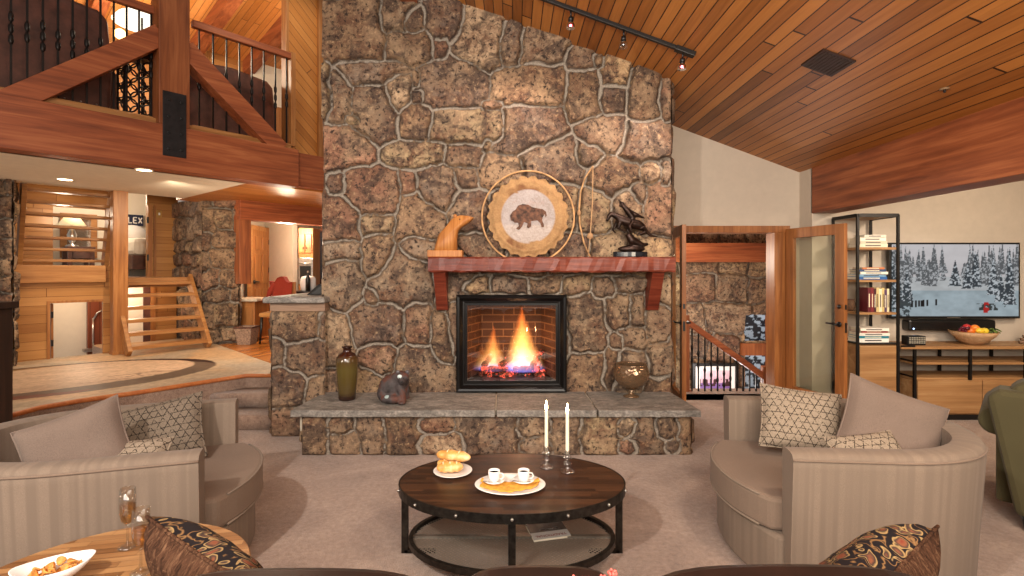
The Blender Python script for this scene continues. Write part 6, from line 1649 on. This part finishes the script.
# ------------------------------------------------------------------ lights
def area(name,loc,tgt,size,power,col=(1,.86,.7),sy=None,spread=None):
    l=bpy.data.lights.new(name,'AREA'); l.energy=power; l.color=col; l.size=size
    if sy: l.shape='RECTANGLE'; l.size_y=sy
    o=bpy.data.objects.new(name,l); COL.objects.link(o); o.location=loc
    o.rotation_euler=(Vector(tgt)-Vector(loc)).to_track_quat('-Z','Y').to_euler(); return o
def point(name,loc,power,r=.08,col=(1,.8,.58)):
    l=bpy.data.lights.new(name,'POINT'); l.energy=power; l.color=col; l.shadow_soft_size=r
    o=bpy.data.objects.new(name,l); COL.objects.link(o); o.location=loc; return o
def spot(name,loc,tgt,power,ang=70,r=.06,col=(1,.84,.66),blend=.6):
    l=bpy.data.lights.new(name,'SPOT'); l.energy=power; l.color=col; l.shadow_soft_size=r; l.spot_size=R(ang); l.spot_blend=blend
    o=bpy.data.objects.new(name,l); COL.objects.link(o); o.location=loc
    o.rotation_euler=(Vector(tgt)-Vector(loc)).to_track_quat('-Z','Y').to_euler(); return o
spot('key_lamp',(-1.7,-.3,3.2),(0.1,3.6,.6),440,105,.06,(1,.9,.80))
point('floor_lamp_glow',(-4.3,.6,1.8),170,.08,(1,.86,.7))
spot('ceiling_lamp',(1.6,1.2,3.1),(1.2,4.4,.3),150,110,.15)
for i,(x,tx,p) in enumerate(((.49,-.3,60),(.93,.6,12),(1.42,1.2,55))):
    spot('track_spot',(x,4.2,ceilz(x)-.17),(tx-.2,4.9,2.3),p,80,.03,(1,.8,.68))
area('rear_fill',(0,-1.8,2.9),(0,4,.6),5,250,(1,.93,.86),2.0)  # added broad fill behind the camera; no window is modelled there
area('ceiling_fill',(.8,-.3,2.0),(1.3,3.4,3.6),1.6,70,(1,.86,.68))  # added unseen fill panel that brightens the sloped ceiling, not a fitting
spot('room_light',(2.6,-.2,2.0),(2.6,4.5,2.9),90,110,.3,(1,.84,.64))
spot('tv_wall_lamp',(4.6,3.4,2.6),(4.9,5.6,.9),150,110,.1)
point('right_room',(4.6,3.0,2.1),50,.2)
point('stairwell_light',(1.9,7.5,1.7),110,.1,(1,.88,.74)); point('stairwell_low',(3.0,7.4,-.2),60,.2,(1,.9,.85))
# loft
c=W(wa(120,0),0.2,4.9); point('loft_light',c,125,.15)
c=W(wa(240,0),-.8,4.9); point('loft_light',c,70,.15)
spot('diag_wash',W(wa(300,BB-.6),BB-1.0,5.4),W(wa(305,BB),BB+.4,4.0),60,90,.1)
# under the loft, stairs and rooms
for px,py in ((144,169.5),(65,179)):
    s__=(270-py)/1.05; spot('downlight',((px-512)/s__,F/s__,2.56),((px-512)/s__,F/s__,0),42,130,.05,(1,.82,.6))
spot('landing_light',(-4.0,6.0,2.54),(-4.45,7.4,1.0),85,140,.08,(1,.82,.6))
c=W(wa(80,1.0),.9,1.25); point('bath_light',c,16,.1)
c=W(wa(62,.9),.85,2.3); point('stair_light',c,11,.08)
c=W(wa(130,.8),.75,1.2); point('stair_light_low',c,9,.08)
c=W(wa(90,2.4),2.2,2.8); point('bedroom_light',c,45,.1)
point('kitchen_light',(-3.9,8.8,2.2),75,.1); point('kitchen_light',(-3.2,6.7,1.7),20,.15); point('kitchen_light',(-3.2,8.9,2.3),15,.1)
point('fire_glow',(.05,4.98,.9),5,.08,(1,.5,.2))

w=bpy.data.worlds.new('World'); S.world=w; w.use_nodes=True
w.node_tree.nodes['Background'].inputs[0].default_value=(1,.90,.80,1); w.node_tree.nodes['Background'].inputs[1].default_value=.40

# ------------------------------------------------------------------ camera
cam=bpy.data.cameras.new('Camera'); cam.lens=18; cam.sensor_width=36; cam.shift_y=-18/1024; cam.clip_start=.05
co=bpy.data.objects.new('Camera',cam); COL.objects.link(co); co.location=(0,0,H); co.rotation_euler=(PI/2,0,0); S.camera=co
S.view_settings.view_transform='Standard'; S.view_settings.look='None'; S.view_settings.gamma=1; S.view_settings.exposure=0
S.view_settings.use_curve_mapping=False
